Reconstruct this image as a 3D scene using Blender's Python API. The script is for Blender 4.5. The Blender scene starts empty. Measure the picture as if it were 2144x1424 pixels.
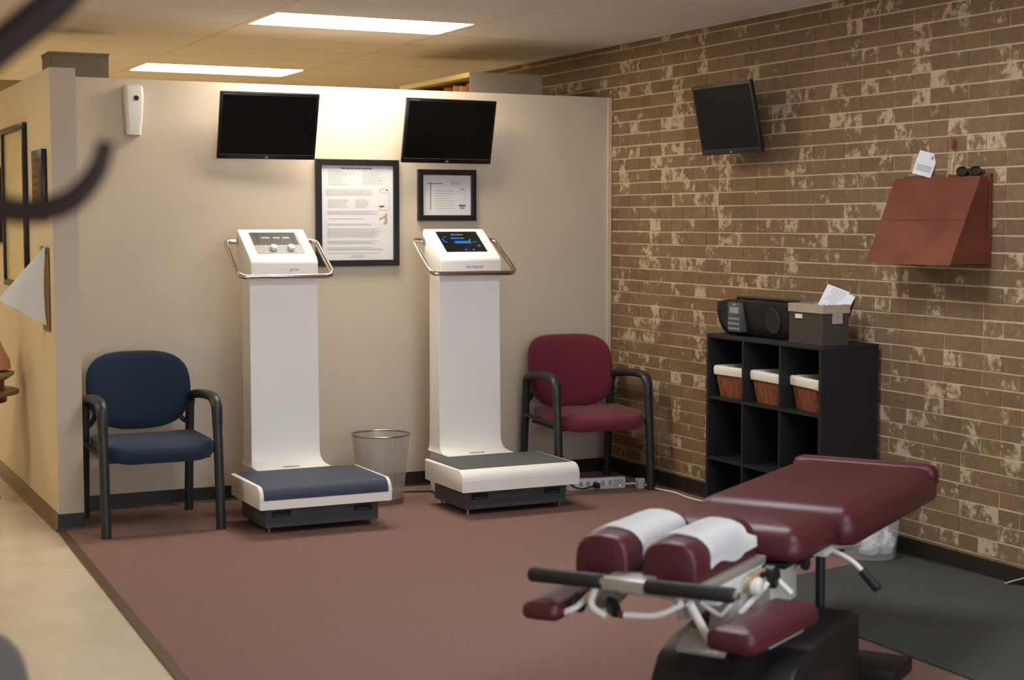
import bpy, bmesh, math, random
from mathutils import Vector, Matrix

random.seed(7)
PI = math.pi
SC = bpy.context.scene
COL = SC.collection

# ------------------------------------------------------------------ camera
cam_data = bpy.data.cameras.new('camera')
cam = bpy.data.objects.new('camera', cam_data)
COL.objects.link(cam)
cam.location = (0, 0, 1.63)
cam.rotation_euler = (math.radians(90 - 4.315), 0, math.radians(-25.96))
cam_data.sensor_width = 36.0
cam_data.lens = 3300 / 2144 * 36.0
cam_data.clip_start = 0.05
cam_data.dof.use_dof = True
cam_data.dof.focus_distance = 8.3
cam_data.dof.aperture_fstop = 2.4
SC.camera = cam

# ------------------------------------------------------------------ world, exposure
w = bpy.data.worlds.new('world')
SC.world = w
w.use_nodes = True
w.node_tree.nodes['Background'].inputs[0].default_value = (0.6, 0.7, 0.9, 1)
w.node_tree.nodes['Background'].inputs[1].default_value = 0.02
SC.view_settings.view_transform = 'Standard'
SC.view_settings.look = 'None'
SC.view_settings.gamma = 1.0
SC.view_settings.use_curve_mapping = False
SC.view_settings.exposure = 0.28

# lamp strengths (used by the fixtures' builders)
LAMP_T1 = 18.0
LAMP_BACK = 32.0
LAMP_HALL = 13.0
LAMP_FRONT = 18.0
LAMP_NEAR = 16.0

# daylight that comes in through the shop window in the wall behind the camera
def area(name, loc, rot, sx, sy, power, col):
    l = bpy.data.lights.new(name, 'AREA')
    l.shape = 'RECTANGLE'; l.size = sx; l.size_y = sy
    l.energy = power; l.color = col
    o = bpy.data.objects.new(name, l)
    COL.objects.link(o)
    o.location = loc; o.rotation_euler = rot
    return o
area('window_daylight', (2.2, -1.35, 1.55), (math.radians(90), 0, 0), 4.4, 1.7, 120, (0.80, 0.88, 1.0))

# ------------------------------------------------------------------ materials
def lin(c):
    r = []
    for v in c:
        v = v / 255.0
        r.append(v / 12.92 if v <= 0.04045 else ((v + 0.055) / 1.055) ** 2.4)
    return (r[0], r[1], r[2], 1.0)

MATS = {}
def M(name, col, rough=0.5, metal=0.0, var=0.0, vscale=6.0, bump=0.0, bscale=120.0, coat=0.0, spec=0.5, sheen=0.0, stretch=None, col2=None):
    m = bpy.data.materials.new(name)
    m.use_nodes = True
    nt = m.node_tree
    b = nt.nodes['Principled BSDF']
    c = lin(col)
    b.inputs['Base Color'].default_value = c
    b.inputs['Roughness'].default_value = rough
    b.inputs['Metallic'].default_value = metal
    b.inputs['Specular IOR Level'].default_value = spec
    b.inputs['Coat Weight'].default_value = coat
    b.inputs['Coat Roughness'].default_value = 0.15
    b.inputs['Sheen Weight'].default_value = sheen
    if var or bump or col2:
        tc = nt.nodes.new('ShaderNodeTexCoord')
        src = tc.outputs['Object']
        if stretch:
            mp = nt.nodes.new('ShaderNodeMapping')
            mp.inputs['Scale'].default_value = stretch
            nt.links.new(src, mp.inputs['Vector']); src = mp.outputs['Vector']
        if var or col2:
            n = nt.nodes.new('ShaderNodeTexNoise')
            n.inputs['Scale'].default_value = vscale
            n.inputs['Detail'].default_value = 5
            nt.links.new(src, n.inputs['Vector'])
            r = nt.nodes.new('ShaderNodeValToRGB')
            r.color_ramp.elements[0].position = 0.3
            r.color_ramp.elements[1].position = 0.7
            if col2:
                r.color_ramp.elements[0].color = c
                r.color_ramp.elements[1].color = lin(col2)
            else:
                r.color_ramp.elements[0].color = tuple(min(1, x * (1 - var)) for x in c[:3]) + (1,)
                r.color_ramp.elements[1].color = tuple(min(1, x * (1 + var)) for x in c[:3]) + (1,)
            nt.links.new(n.outputs['Fac'], r.inputs['Fac'])
            nt.links.new(r.outputs['Color'], b.inputs['Base Color'])
        if bump:
            n2 = nt.nodes.new('ShaderNodeTexNoise')
            n2.inputs['Scale'].default_value = bscale
            n2.inputs['Detail'].default_value = 3
            nt.links.new(src, n2.inputs['Vector'])
            bp = nt.nodes.new('ShaderNodeBump')
            bp.inputs['Strength'].default_value = bump
            bp.inputs['Distance'].default_value = 0.004
            nt.links.new(n2.outputs['Fac'], bp.inputs['Height'])
            nt.links.new(bp.outputs['Normal'], b.inputs['Normal'])
    MATS[name] = m
    return m

def emit(name, col, strength):
    m = bpy.data.materials.new(name)
    m.use_nodes = True
    nt = m.node_tree
    nt.nodes.clear()
    e = nt.nodes.new('ShaderNodeEmission')
    e.inputs['Color'].default_value = (col[0], col[1], col[2], 1)
    e.inputs['Strength'].default_value = strength
    o = nt.nodes.new('ShaderNodeOutputMaterial')
    nt.links.new(e.outputs[0], o.inputs[0])
    return m

def clear_mat(name, tint, alpha, rough=0.1):
    """thin see-through sheet: part transparent, part glossy plastic or glass"""
    m = bpy.data.materials.new(name)
    m.use_nodes = True
    b = m.node_tree.nodes['Principled BSDF']
    b.inputs['Base Color'].default_value = lin(tint)
    b.inputs['Alpha'].default_value = alpha
    b.inputs['Roughness'].default_value = rough
    return m

class NG:
    """tiny helper to wire math nodes"""
    def __init__(s, mat):
        s.nt = mat.node_tree
    def n(s, t, **kw):
        x = s.nt.nodes.new(t)
        for k, v in kw.items():
            setattr(x, k, v)
        return x
    def m(s, op, a, b=None):
        x = s.n('ShaderNodeMath', operation=op)
        for i, v in enumerate((a, b)):
            if v is None: continue
            if isinstance(v, (int, float)): x.inputs[i].default_value = v
            else: s.nt.links.new(v, x.inputs[i])
        return x.outputs[0]
    def l(s, a, b):
        s.nt.links.new(a, b)

COURSE = 0.0766
BZ0 = 0.0324
BLEN = 0.255
def brick_material():
    m = bpy.data.materials.new('brown_brick')
    m.use_nodes = True
    g = NG(m)
    b = m.node_tree.nodes['Principled BSDF']
    b.inputs['Roughness'].default_value = 0.75
    b.inputs['Specular IOR Level'].default_value = 0.25
    geo = g.n('ShaderNodeNewGeometry')
    sp = g.n('ShaderNodeSeparateXYZ')
    g.l(geo.outputs['Position'], sp.inputs[0])
    y, z = sp.outputs['Y'], sp.outputs['Z']
    cz = g.m('FLOOR', g.m('DIVIDE', g.m('SUBTRACT', z, BZ0), COURSE))
    par = g.m('MODULO', cz, 2.0)
    yy = g.m('ADD', g.m('DIVIDE', y, BLEN), g.m('MULTIPLY', par, 0.5))
    cb = g.m('FLOOR', yy)
    ch = g.m('FLOOR', g.m('MULTIPLY', yy, 2.0))
    def wn(a, c, off):
        cmb = g.n('ShaderNodeCombineXYZ')
        g.l(a, cmb.inputs[0]); g.l(c, cmb.inputs[1]); cmb.inputs[2].default_value = off
        x = g.n('ShaderNodeTexWhiteNoise', noise_dimensions='3D')
        g.l(cmb.outputs[0], x.inputs['Vector'])
        return x.outputs['Value']
    tone = wn(cb, cz, 0.3)
    half = wn(ch, cz, 5.3)
    patch = wn(ch, cz, 11.7)
    # body colour: brick by brick, with the half-brick flash marks of the kiln
    ramp = g.n('ShaderNodeValToRGB')
    e = ramp.color_ramp.elements
    e[0].position = 0.0; e[0].color = lin((122, 100, 75))
    e[1].position = 1.0; e[1].color = lin((148, 123, 93))
    for p, c in ((0.35, (131, 108, 80)), (0.7, (139, 114, 87)), (0.85, (128, 101, 80))):
        k = e.new(p); k.color = lin(c)
    g.l(g.m('ADD', g.m('MULTIPLY', tone, 0.6), g.m('MULTIPLY', half, 0.4)), ramp.inputs['Fac'])
    # fine grain
    tn = g.n('ShaderNodeTexNoise'); tn.inputs['Scale'].default_value = 38; tn.inputs['Detail'].default_value = 6
    tn.inputs['Roughness'].default_value = 0.7
    g.l(geo.outputs['Position'], tn.inputs['Vector'])
    grain = g.n('ShaderNodeMixRGB', blend_type='MULTIPLY'); grain.inputs['Fac'].default_value = 0.6
    gr = g.n('ShaderNodeValToRGB'); gr.color_ramp.elements[0].position = 0.3; gr.color_ramp.elements[0].color = (0.62, 0.6, 0.58, 1)
    gr.color_ramp.elements[1].position = 0.7; gr.color_ramp.elements[1].color = (1.1, 1.1, 1.1, 1)
    g.l(tn.outputs['Fac'], gr.inputs['Fac'])
    g.l(ramp.outputs['Color'], grain.inputs['Color1']); g.l(gr.outputs['Color'], grain.inputs['Color2'])
    # pale limewash blotches on about a quarter of the half bricks
    n2 = g.n('ShaderNodeTexNoise'); n2.inputs['Scale'].default_value = 13; n2.inputs['Detail'].default_value = 5
    n2.inputs['Roughness'].default_value = 0.7
    g.l(geo.outputs['Position'], n2.inputs['Vector'])
    thr = g.m('SUBTRACT', 0.70, g.m('MULTIPLY', g.m('GREATER_THAN', patch, 0.78), 0.10))
    thr = g.m('SUBTRACT', thr, g.m('MULTIPLY', g.m('GREATER_THAN', patch, 0.42), 0.10))
    mask = g.n('ShaderNodeMapRange'); mask.clamp = True
    g.l(g.m('SUBTRACT', n2.outputs['Fac'], thr), mask.inputs['Value'])
    mask.inputs['From Min'].default_value = -0.03; mask.inputs['From Max'].default_value = 0.06
    mask.inputs['To Min'].default_value = 0.0; mask.inputs['To Max'].default_value = 0.62
    mx = g.n('ShaderNodeMixRGB')
    g.l(mask.outputs[0], mx.inputs['Fac'])
    g.l(grain.outputs['Color'], mx.inputs['Color1'])
    mx.inputs['Color2'].default_value = lin((220, 202, 170))
    g.l(mx.outputs['Color'], b.inputs['Base Color'])
    bp = g.n('ShaderNodeBump'); bp.inputs['Strength'].default_value = 0.35; bp.inputs['Distance'].default_value = 0.006
    g.l(tn.outputs['Fac'], bp.inputs['Height']); g.l(bp.outputs['Normal'], b.inputs['Normal'])
    return m

def carpet_material(name, c1, c2, ribdir, rough=0.95, scale=260.0):
    m = bpy.data.materials.new(name)
    m.use_nodes = True
    g = NG(m)
    b = m.node_tree.nodes['Principled BSDF']
    b.inputs['Roughness'].default_value = rough
    b.inputs['Specular IOR Level'].default_value = 0.12
    tc = g.n('ShaderNodeTexCoord')
    n = g.n('ShaderNodeTexNoise'); n.inputs['Scale'].default_value = 330; n.inputs['Detail'].default_value = 2
    g.l(tc.outputs['Object'], n.inputs['Vector'])
    wv = g.n('ShaderNodeTexWave', wave_type='BANDS', bands_direction=ribdir)
    wv.inputs['Scale'].default_value = 26; wv.inputs['Distortion'].default_value = 1.2
    wv.inputs['Detail'].default_value = 1; wv.inputs['Detail Scale'].default_value = 6
    g.l(tc.outputs['Object'], wv.inputs['Vector'])
    f = g.m('ADD', g.m('MULTIPLY', n.outputs['Fac'], 0.75), g.m('MULTIPLY', wv.outputs['Fac'], 0.25))
    r = g.n('ShaderNodeValToRGB')
    r.color_ramp.elements[0].position = 0.3; r.color_ramp.elements[0].color = lin(c1)
    r.color_ramp.elements[1].position = 0.75; r.color_ramp.elements[1].color = lin(c2)
    g.l(f, r.inputs['Fac']); g.l(r.outputs['Color'], b.inputs['Base Color'])
    bp = g.n('ShaderNodeBump'); bp.inputs['Strength'].default_value = 0.5; bp.inputs['Distance'].default_value = 0.003
    g.l(f, bp.inputs['Height']); g.l(bp.outputs['Normal'], b.inputs['Normal'])
    return m

M('wall_paint', (204, 191, 172), 0.6, var=0.03, vscale=3, bump=0.25, bscale=170, spec=0.3)
M('hall_paint', (210, 192, 160), 0.6, var=0.03, vscale=3, bump=0.25, bscale=170, spec=0.3)
M('back_room_paint', (205, 180, 132), 0.7)
M('ceiling_tile', (236, 230, 224), 0.9, var=0.05, vscale=60, bump=0.4, bscale=220, spec=0.1)
M('ceiling_grid', (226, 216, 196), 0.5)
M('dark_void', (60, 55, 50), 0.9)
M('mortar', (206, 182, 150), 0.9, var=0.12, vscale=40, bump=0.4, bscale=260, spec=0.1)
M('base_black', (38, 31, 28), 0.45, var=0.1, vscale=8)
M('base_reflect', (92, 74, 54), 0.4, var=0.1, vscale=8)  # dark base again, with the hall's reflection put into its colour
M('edge_strip', (92, 72, 50), 0.5)
M('trim_light', (214, 199, 172), 0.5)
M('white_shell', (248, 247, 242), 0.38, var=0.015, vscale=4)
M('white_enamel', (232, 230, 222), 0.3)
M('chrome', (215, 205, 200), 0.12, 1.0)
M('steel', (170, 168, 165), 0.3, 1.0)
M('deck_blue', (56, 66, 88), 0.55, bump=0.3, bscale=500, spec=0.4)
M('deck_gray', (84, 86, 88), 0.75, var=0.12, vscale=260, bump=0.3, bscale=500)
M('base_gray', (72, 76, 78), 0.6, var=0.08, vscale=30)
M('stereo_gray', (74, 76, 78), 0.45)
M('slot_dark', (18, 19, 20), 0.7)
M('black_plastic', (17, 17, 19), 0.45)
M('black_gloss', (13, 13, 15), 0.28)
M('screen_black', (7, 7, 8), 0.22, spec=0.35)
M('screen_matte', (10, 11, 12), 0.6, spec=0.2)
M('frame_black', (24, 21, 24), 0.35)
M('paper', (226, 226, 228), 0.7)
M('paper_warm', (224, 218, 210), 0.7)
M('ink_gray', (150, 150, 152), 0.8)
M('ink_light', (172, 172, 175), 0.8)
M('ink_dark', (70, 66, 72), 0.8)
M('ink_purple', (120, 110, 150), 0.8)
M('ink_gold', (176, 150, 110), 0.8)
M('panel_mid', (140, 140, 137), 0.5)
M('panel_gray', (30, 32, 32), 0.5, var=0.15, vscale=80)
M('panel_light', (182, 180, 176), 0.45)
M('fabric_blue', (31, 48, 70), 0.9, var=0.12, vscale=300, bump=0.35, bscale=700, sheen=0.15, spec=0.2)
M('fabric_red', (106, 38, 52), 0.9, var=0.12, vscale=300, bump=0.35, bscale=700, sheen=0.15, spec=0.2)
M('fabric_gray', (100, 95, 92), 0.9, var=0.12, vscale=300, bump=0.35, bscale=700, sheen=0.15, spec=0.2)
M('chair_black', (40, 42, 45), 0.42)
M('vinyl_red', (78, 28, 37), 0.42, var=0.05, vscale=5, spec=0.45)
M('rubber_black', (26, 27, 28), 0.6)
M('table_black', (20, 21, 23), 0.42, var=0.1, vscale=10)
M('table_gray', (176, 172, 164), 0.4, 0.4)
M('mint_white', (206, 214, 206), 0.4)
M('tissue', (250, 251, 253), 0.85)
M('shelf_black', (16, 15, 16), 0.6, var=0.1, vscale=5)
M('box_canvas', (62, 56, 46), 0.9, var=0.12, vscale=200, bump=0.3, bscale=500)
M('box_trim', (166, 152, 132), 0.9, var=0.15, vscale=120)
M('liner', (232, 226, 210), 0.9, var=0.04, vscale=30)
M('cabinet_wood', (98, 48, 33), 0.6, vscale=3.5, col2=(122, 64, 43), stretch=(1, 1.4, 2.2), spec=0.3)
M('cabinet_edge', (98, 50, 34), 0.45)
M('bentwood', (40, 28, 27), 0.6, spec=0.3)
M('table_wood', (126, 92, 58), 0.4, var=0.1, vscale=10)
M('leg_wood', (86, 40, 26), 0.4)
M('pink_glaze', (206, 150, 122), 0.35, var=0.12, vscale=20)
M('brown_dark', (58, 44, 38), 0.5, var=0.3, vscale=60)
M('tan', (178, 150, 112), 0.5)
M('cord_white', (226, 218, 204), 0.5)
M('cord_black', (24, 24, 25), 0.5)
M('strip_white', (206, 204, 200), 0.45)
M('socket', (150, 150, 150), 0.5)
M('book_brown', (150, 96, 56), 0.7)
M('book_red', (140, 66, 46), 0.7)
M('book_tan', (176, 128, 78), 0.7)
M('shelf_cream', (210, 184, 116), 0.6)
M('shelf_panel', (118, 108, 92), 0.7)
M('mirror_pane', (205, 190, 150), 0.2, var=0.05, vscale=3)
M('far_wood', (120, 80, 40), 0.5)
M('blue_light_print', (40, 110, 190), 0.4)
M('folder_maroon', (70, 30, 36), 0.7)
M('red_tip', (130, 36, 34), 0.5)
def wicker_material():
    m = M('wicker', (92, 46, 26), 0.6, vscale=70, col2=(146, 80, 44), stretch=(1, 1, 0.25))
    return m
wicker_material()
MATS['brick'] = brick_material()
MATS['carpet'] = carpet_material('carpet_brown', (112, 84, 77), (154, 124, 116), 'X')
MATS['mat'] = carpet_material('mat_charcoal', (60, 61, 57), (92, 93, 87), 'Y')
MATS['glass'] = clear_mat('picture_glass', (235, 238, 240), 0.07, 0.05)
MATS['clear_plastic'] = clear_mat('clear_plastic', (220, 220, 216), 0.22, 0.18)
MATS['lamp_t1'] = emit('lamp_panel_warm_white', (1.0, 0.89, 0.73), LAMP_T1)
MATS['lamp_back'] = emit('lamp_panel_yellow_white', (1.0, 0.84, 0.55), LAMP_BACK)
MATS['lamp_hall'] = emit('lamp_panel_hall', (1.0, 0.91, 0.76), LAMP_HALL)
MATS['led_blue'] = emit('screen_glow_blue', (0.03, 0.22, 0.75), 0.8)
MATS['led_pale'] = emit('screen_glow_pale', (0.55, 0.62, 0.55), 0.5)
MATS['led_green'] = emit('led_green', (0.3, 1.0, 0.3), 1.0)
def floor_material():
    m = bpy.data.materials.new('polished_vinyl')
    m.use_nodes = True
    g = NG(m)
    b = m.node_tree.nodes['Principled BSDF']
    b.inputs['Roughness'].default_value = 0.2
    b.inputs['Specular IOR Level'].default_value = 0.45
    tc = g.n('ShaderNodeTexCoord')
    n = g.n('ShaderNodeTexNoise'); n.inputs['Scale'].default_value = 4; n.inputs['Detail'].default_value = 6
    g.l(tc.outputs['Object'], n.inputs['Vector'])
    r = g.n('ShaderNodeValToRGB')
    r.color_ramp.elements[0].position = 0.3; r.color_ramp.elements[0].color = lin((214, 200, 174))
    r.color_ramp.elements[1].position = 0.7; r.color_ramp.elements[1].color = lin((224, 212, 188))
    g.l(n.outputs['Fac'], r.inputs['Fac'])
    # faint seams between the 0.305 m tiles
    br = g.n('ShaderNodeTexBrick', offset=0.0)
    br.inputs['Scale'].default_value = 1.0; br.inputs['Brick Width'].default_value = 0.305; br.inputs['Row Height'].default_value = 0.305
    br.inputs['Mortar Size'].default_value = 0.0012
    br.inputs['Color1'].default_value = (1, 1, 1, 1); br.inputs['Color2'].default_value = (0.97, 0.97, 0.97, 1); br.inputs['Mortar'].default_value = (0.86, 0.85, 0.84, 1)
    g.l(tc.outputs['Object'], br.inputs['Vector'])
    mx = g.n('ShaderNodeMixRGB', blend_type='MULTIPLY'); mx.inputs['Fac'].default_value = 1.0
    g.l(r.outputs['Color'], mx.inputs['Color1']); g.l(br.outputs['Color'], mx.inputs['Color2'])
    g.l(mx.outputs['Color'], b.inputs['Base Color'])
    return m
MATS['vinyl_floor'] = floor_material()
def mesh_metal():
    """punched wire mesh: fine real holes in the sheet"""
    m = bpy.data.materials.new('wire_mesh')
    m.use_nodes = True
    g = NG(m)
    b = m.node_tree.nodes['Principled BSDF']
    b.inputs['Base Color'].default_value = lin((190, 186, 180)); b.inputs['Metallic'].default_value = 0.4
    b.inputs['Roughness'].default_value = 0.4
    tc = g.n('ShaderNodeTexCoord')
    ck = g.n('ShaderNodeTexBrick', offset=0.5)
    ck.inputs['Scale'].default_value = 1.0
    ck.inputs['Brick Width'].default_value = 0.0045; ck.inputs['Row Height'].default_value = 0.0045
    ck.inputs['Mortar Size'].default_value = 0.0007; ck.inputs['Mortar Smooth'].default_value = 0.0
    g.l(tc.outputs['UV'], ck.inputs['Vector'])
    g.l(ck.outputs['Fac'], b.inputs['Alpha'])
    return m
MATS['wire_mesh'] = mesh_metal()

# ------------------------------------------------------------------ mesh helpers
def new(): return bmesh.new()

def xf(bm, verts, mat):
    bmesh.ops.transform(bm, matrix=mat, verts=verts)

def box(bm, x0, x1, y0, y1, z0, z1, bev=0.0, seg=2):
    r = bmesh.ops.create_cube(bm, size=1.0)
    vs = r['verts']
    bmesh.ops.scale(bm, vec=(x1 - x0, y1 - y0, z1 - z0), verts=vs)
    bmesh.ops.translate(bm, vec=((x0 + x1) / 2, (y0 + y1) / 2, (z0 + z1) / 2), verts=vs)
    if bev > 0:
        es = list({e for v in vs for e in v.link_edges})
        r2 = bmesh.ops.bevel(bm, geom=es, offset=bev, segments=seg, affect='EDGES', profile=0.5)
        vs = list({v for f in r2['faces'] for v in f.verts} | {v for v in vs if v.is_valid})
    return vs

def loft(bm, rings, cap0=True, cap1=True, closed=True):
    vr = [[bm.verts.new(p) for p in r] for r in rings]
    n = len(vr[0])
    for a, b in zip(vr[:-1], vr[1:]):
        for i in range(n if closed else n - 1):
            j = (i + 1) % n
            try: bm.faces.new((a[i], a[j], b[j], b[i]))
            except ValueError: pass
    if closed and cap0: bm.faces.new(list(reversed(vr[0])))
    if closed and cap1: bm.faces.new(vr[-1])
    return [v for r in vr for v in r]

def smooth_path(pts, n=8):
    P = [Vector(p) for p in pts]
    if len(P) < 3: return P
    out = []
    for i in range(len(P) - 1):
        p0 = P[i - 1] if i > 0 else P[0] * 2 - P[1]
        p1, p2 = P[i], P[i + 1]
        p3 = P[i + 2] if i + 2 < len(P) else P[-1] * 2 - P[-2]
        for k in range(n):
            t = k / n
            out.append(0.5 * ((2 * p1) + (p2 - p0) * t + (2 * p0 - 5 * p1 + 4 * p2 - p3) * t * t + (3 * p1 - p0 - 3 * p2 + p3) * t ** 3))
    out.append(P[-1])
    return out

def round_path(pts, r, n=6):
    """polyline with filleted corners"""
    P = [Vector(p) for p in pts]
    out = [P[0]]
    for i in range(1, len(P) - 1):
        a = (P[i - 1] - P[i]); b = (P[i + 1] - P[i])
        d = min(r, a.length * 0.45, b.length * 0.45)
        s, e = P[i] + a.normalized() * d, P[i] + b.normalized() * d
        for k in range(n + 1):
            t = k / n
            out.append(s * (1 - t) ** 2 + P[i] * 2 * t * (1 - t) + e * t * t)
    out.append(P[-1])
    return out

def tube(bm, pts, r, seg=10, flat=None):
    """sweep a circle (or an ellipse: flat = second radius ratio) along pts"""
    P = [Vector(p) for p in pts]
    n = len(P)
    rad = r if isinstance(r, (list, tuple)) else [r] * n
    if len(rad) != n:
        rad = [rad[0] + (rad[-1] - rad[0]) * i / (n - 1) for i in range(n)]
    t0 = (P[1] - P[0]).normalized()
    up = Vector((0, 0, 1)) if abs(t0.z) < 0.9 else Vector((1, 0, 0))
    nrm = (up - t0 * up.dot(t0)).normalized()
    rings = []
    for i in range(n):
        t = (P[min(i + 1, n - 1)] - P[max(i - 1, 0)]).normalized()
        nrm = (nrm - t * nrm.dot(t)).normalized()
        bn = t.cross(nrm)
        k = flat if flat else 1.0
        rings.append([P[i] + nrm * math.cos(2 * PI * s / seg) * rad[i] + bn * math.sin(2 * PI * s / seg) * rad[i] * k for s in range(seg)])
    return loft(bm, rings)

def lathe(bm, prof, seg=32, c=(0, 0), cap0=True, cap1=True):
    rings = [[(c[0] + r * math.cos(2 * PI * i / seg), c[1] + r * math.sin(2 * PI * i / seg), z) for i in range(seg)] for r, z in prof]
    return loft(bm, rings, cap0, cap1)

def prism(bm, poly, axis, a0, a1, bev=0.0):
    """extrude a polygon along an axis; poly is in the two other axes in order"""
    def P(p, a):
        return {'x': (a, p[0], p[1]), 'y': (p[0], a, p[1]), 'z': (p[0], p[1], a)}[axis]
    v0 = [bm.verts.new(P(p, a0)) for p in poly]
    v1 = [bm.verts.new(P(p, a1)) for p in poly]
    n = len(poly)
    fs = [bm.faces.new(v0), bm.faces.new(list(reversed(v1)))]
    for i in range(n):
        j = (i + 1) % n
        fs.append(bm.faces.new((v0[j], v0[i], v1[i], v1[j])))
    vs = v0 + v1
    if bev > 0:
        es = list({e for f in fs[:2] for e in f.edges})
        r = bmesh.ops.bevel(bm, geom=es, offset=bev, segments=2, affect='EDGES', profile=0.5)
    bmesh.ops.recalc_face_normals(bm, faces=bm.faces)
    return vs

def rrect(wd, dp, r, n=5):
    r = min(r, wd / 2 - 1e-4, dp / 2 - 1e-4)
    out = []
    for cx, cy, a0 in ((wd / 2 - r, dp / 2 - r, 0), (-wd / 2 + r, dp / 2 - r, 90), (-wd / 2 + r, -dp / 2 + r, 180), (wd / 2 - r, -dp / 2 + r, 270)):
        for k in range(n + 1):
            a = math.radians(a0 + 90 * k / n)
            out.append((cx + r * math.cos(a), cy + r * math.sin(a)))
    return out

def cushion(bm, wd, dp, z0, z1, rc, re, dome=0.0, n=5, under=0.01):
    """upholstered slab: rounded plan, soft edges, a gently domed top"""
    rings = []
    def ring(ins, z):
        return [(x, y, z) for x, y in rrect(max(wd - 2 * ins, 0.01), max(dp - 2 * ins, 0.01), max(rc - ins, 0.006), n)]
    rings.append(ring(under, z0))
    rings.append(ring(0, z0 + under))
    zt = z1 - dome
    rings.append(ring(0, zt - re))
    for k in range(1, 5):
        a = math.radians(90 * k / 4)
        rings.append(ring(re * (1 - math.cos(a)), zt - re + re * math.sin(a)))
    m = min(wd, dp) / 2
    for k in range(1, 5):
        t = k / 5
        rings.append(ring(re + (m - re) * t, zt + dome * (1 - (1 - t) ** 2)))
    return loft(bm, rings)

def fin(name, bm, mat, parent=None, loc=None, rot=None, smooth=None, kind=None):
    bmesh.ops.recalc_face_normals(bm, faces=bm.faces)
    me = bpy.data.meshes.new(name)
    bm.to_mesh(me); bm.free()
    me.materials.append(MATS[mat] if isinstance(mat, str) else mat)
    if smooth is not None:
        for p in me.polygons: p.use_smooth = True
        if smooth < 179:
            me.set_sharp_from_angle(angle=math.radians(smooth))
    o = bpy.data.objects.new(name, me)
    COL.objects.link(o)
    if parent is not None: o.parent = parent
    if loc: o.location = loc
    if rot: o.rotation_euler = rot
    if kind: o['kind'] = kind
    return o

def tag(o, label, cat, group=None):
    o['label'] = label; o['category'] = cat
    if group: o['group'] = group
    return o

def thing(name, label, cat, loc=(0, 0, 0), rz=0.0, group=None):
    o = bpy.data.objects.new(name, None)
    o.empty_display_size = 0.05
    COL.objects.link(o)
    o.location = loc; o.rotation_euler = (0, 0, rz)
    return tag(o, label, cat, group)

def bx(name, mat, parent, x0, x1, y0, y1, z0, z1, bev=0.0, **kw):
    bm = new(); box(bm, x0, x1, y0, y1, z0, z1, bev)
    return fin(name, bm, mat, parent, smooth=(40 if bev else None), **kw)

def tb(name, mat, parent, pts, r, seg=10, flat=None, **kw):
    bm = new(); tube(bm, pts, r, seg, flat)
    return fin(name, bm, mat, parent, smooth=60, **kw)

def text_mesh(name, s, size, mat, parent, matrix, extr=0.0006):
    cu = bpy.data.curves.new(name, 'FONT')
    cu.body = s; cu.size = size; cu.extrude = extr; cu.align_x = 'CENTER'; cu.align_y = 'CENTER'
    t = bpy.data.objects.new(name + '_tmp', cu)
    COL.objects.link(t)
    dg = bpy.context.evaluated_depsgraph_get()
    me = bpy.data.meshes.new_from_object(t.evaluated_get(dg))
    bpy.data.objects.remove(t); bpy.data.curves.remove(cu)
    me.materials.clear(); me.materials.append(MATS[mat])
    me.transform(matrix)
    o = bpy.data.objects.new(name, me)
    COL.objects.link(o)
    o.parent = parent
    return o

# ------------------------------------------------------------------ the room
XR, YB, ZC = 5.045, 8.90, 2.748          # brick wall, back wall, ceiling
XL, YF, YN = -2.29, 13.5, -1.5           # far left wall, far end, wall behind the camera
ZP = 2.42                                # height of the partition
XE = 1.444                               # hall face of the partition's end wall

bx('floor', 'vinyl_floor', None, XL, XR, YN, YF, -0.1, 0.0, kind='structure')

# carpet: its left edge runs from (1.44, 8.32) towards the camera
def edge_x(y): return 1.443 + (y - 8.318) * (0.099 / 2.848)
bm = new()
prism(bm, [(edge_x(YN + .02), YN + .02), (XR - .012, YN + .02), (XR - .012, YB - .01), (1.57, YB - .01), (1.57, 8.42), (edge_x(8.42), 8.42)], 'z', 0.0, 0.007)
tag(fin('carpet', bm, 'carpet'), 'reddish brown ribbed carpet covering the treatment area floor', 'carpet')
bm = new()
prism(bm, [(edge_x(YN + .02) - .012, YN + .02), (edge_x(YN + .02) + .03, YN + .02), (edge_x(8.40) + .03, 8.40), (edge_x(8.40) - .012, 8.40)], 'z', 0.0, 0.0095)
fin('trim_1', bm, 'edge_strip', kind='structure')

# walls
bx('wall_back', 'wall_paint', None, 1.56, XR + 0.0, YB, YB + 0.11, 0, ZP, kind='structure')
bx('trim_2', 'trim_light', None, XR - 0.03, XR - 0.004, YB - 0.012, YB - 0.0005, 0.094, ZP, kind='structure')
bx('wall_left', 'hall_paint', None, XE, 1.56, 8.41, 10.62, 0, ZP, kind='structure')
# the end cap of the partition is painted like the treatment room
bx('trim_3', 'wall_paint', None, XE + 0.0005, 1.575, 8.400, 8.4098, 0.094, ZP, kind='structure')
bx('wall_far', 'back_room_paint', None, XL - 0.1, XR + 0.2, YF, YF + 0.1, 0, 2.9, kind='structure')
bx('wall_hall', 'hall_paint', None, XL - 0.1, XL, YN - 0.1, YF, 0, 2.9, kind='structure')
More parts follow.
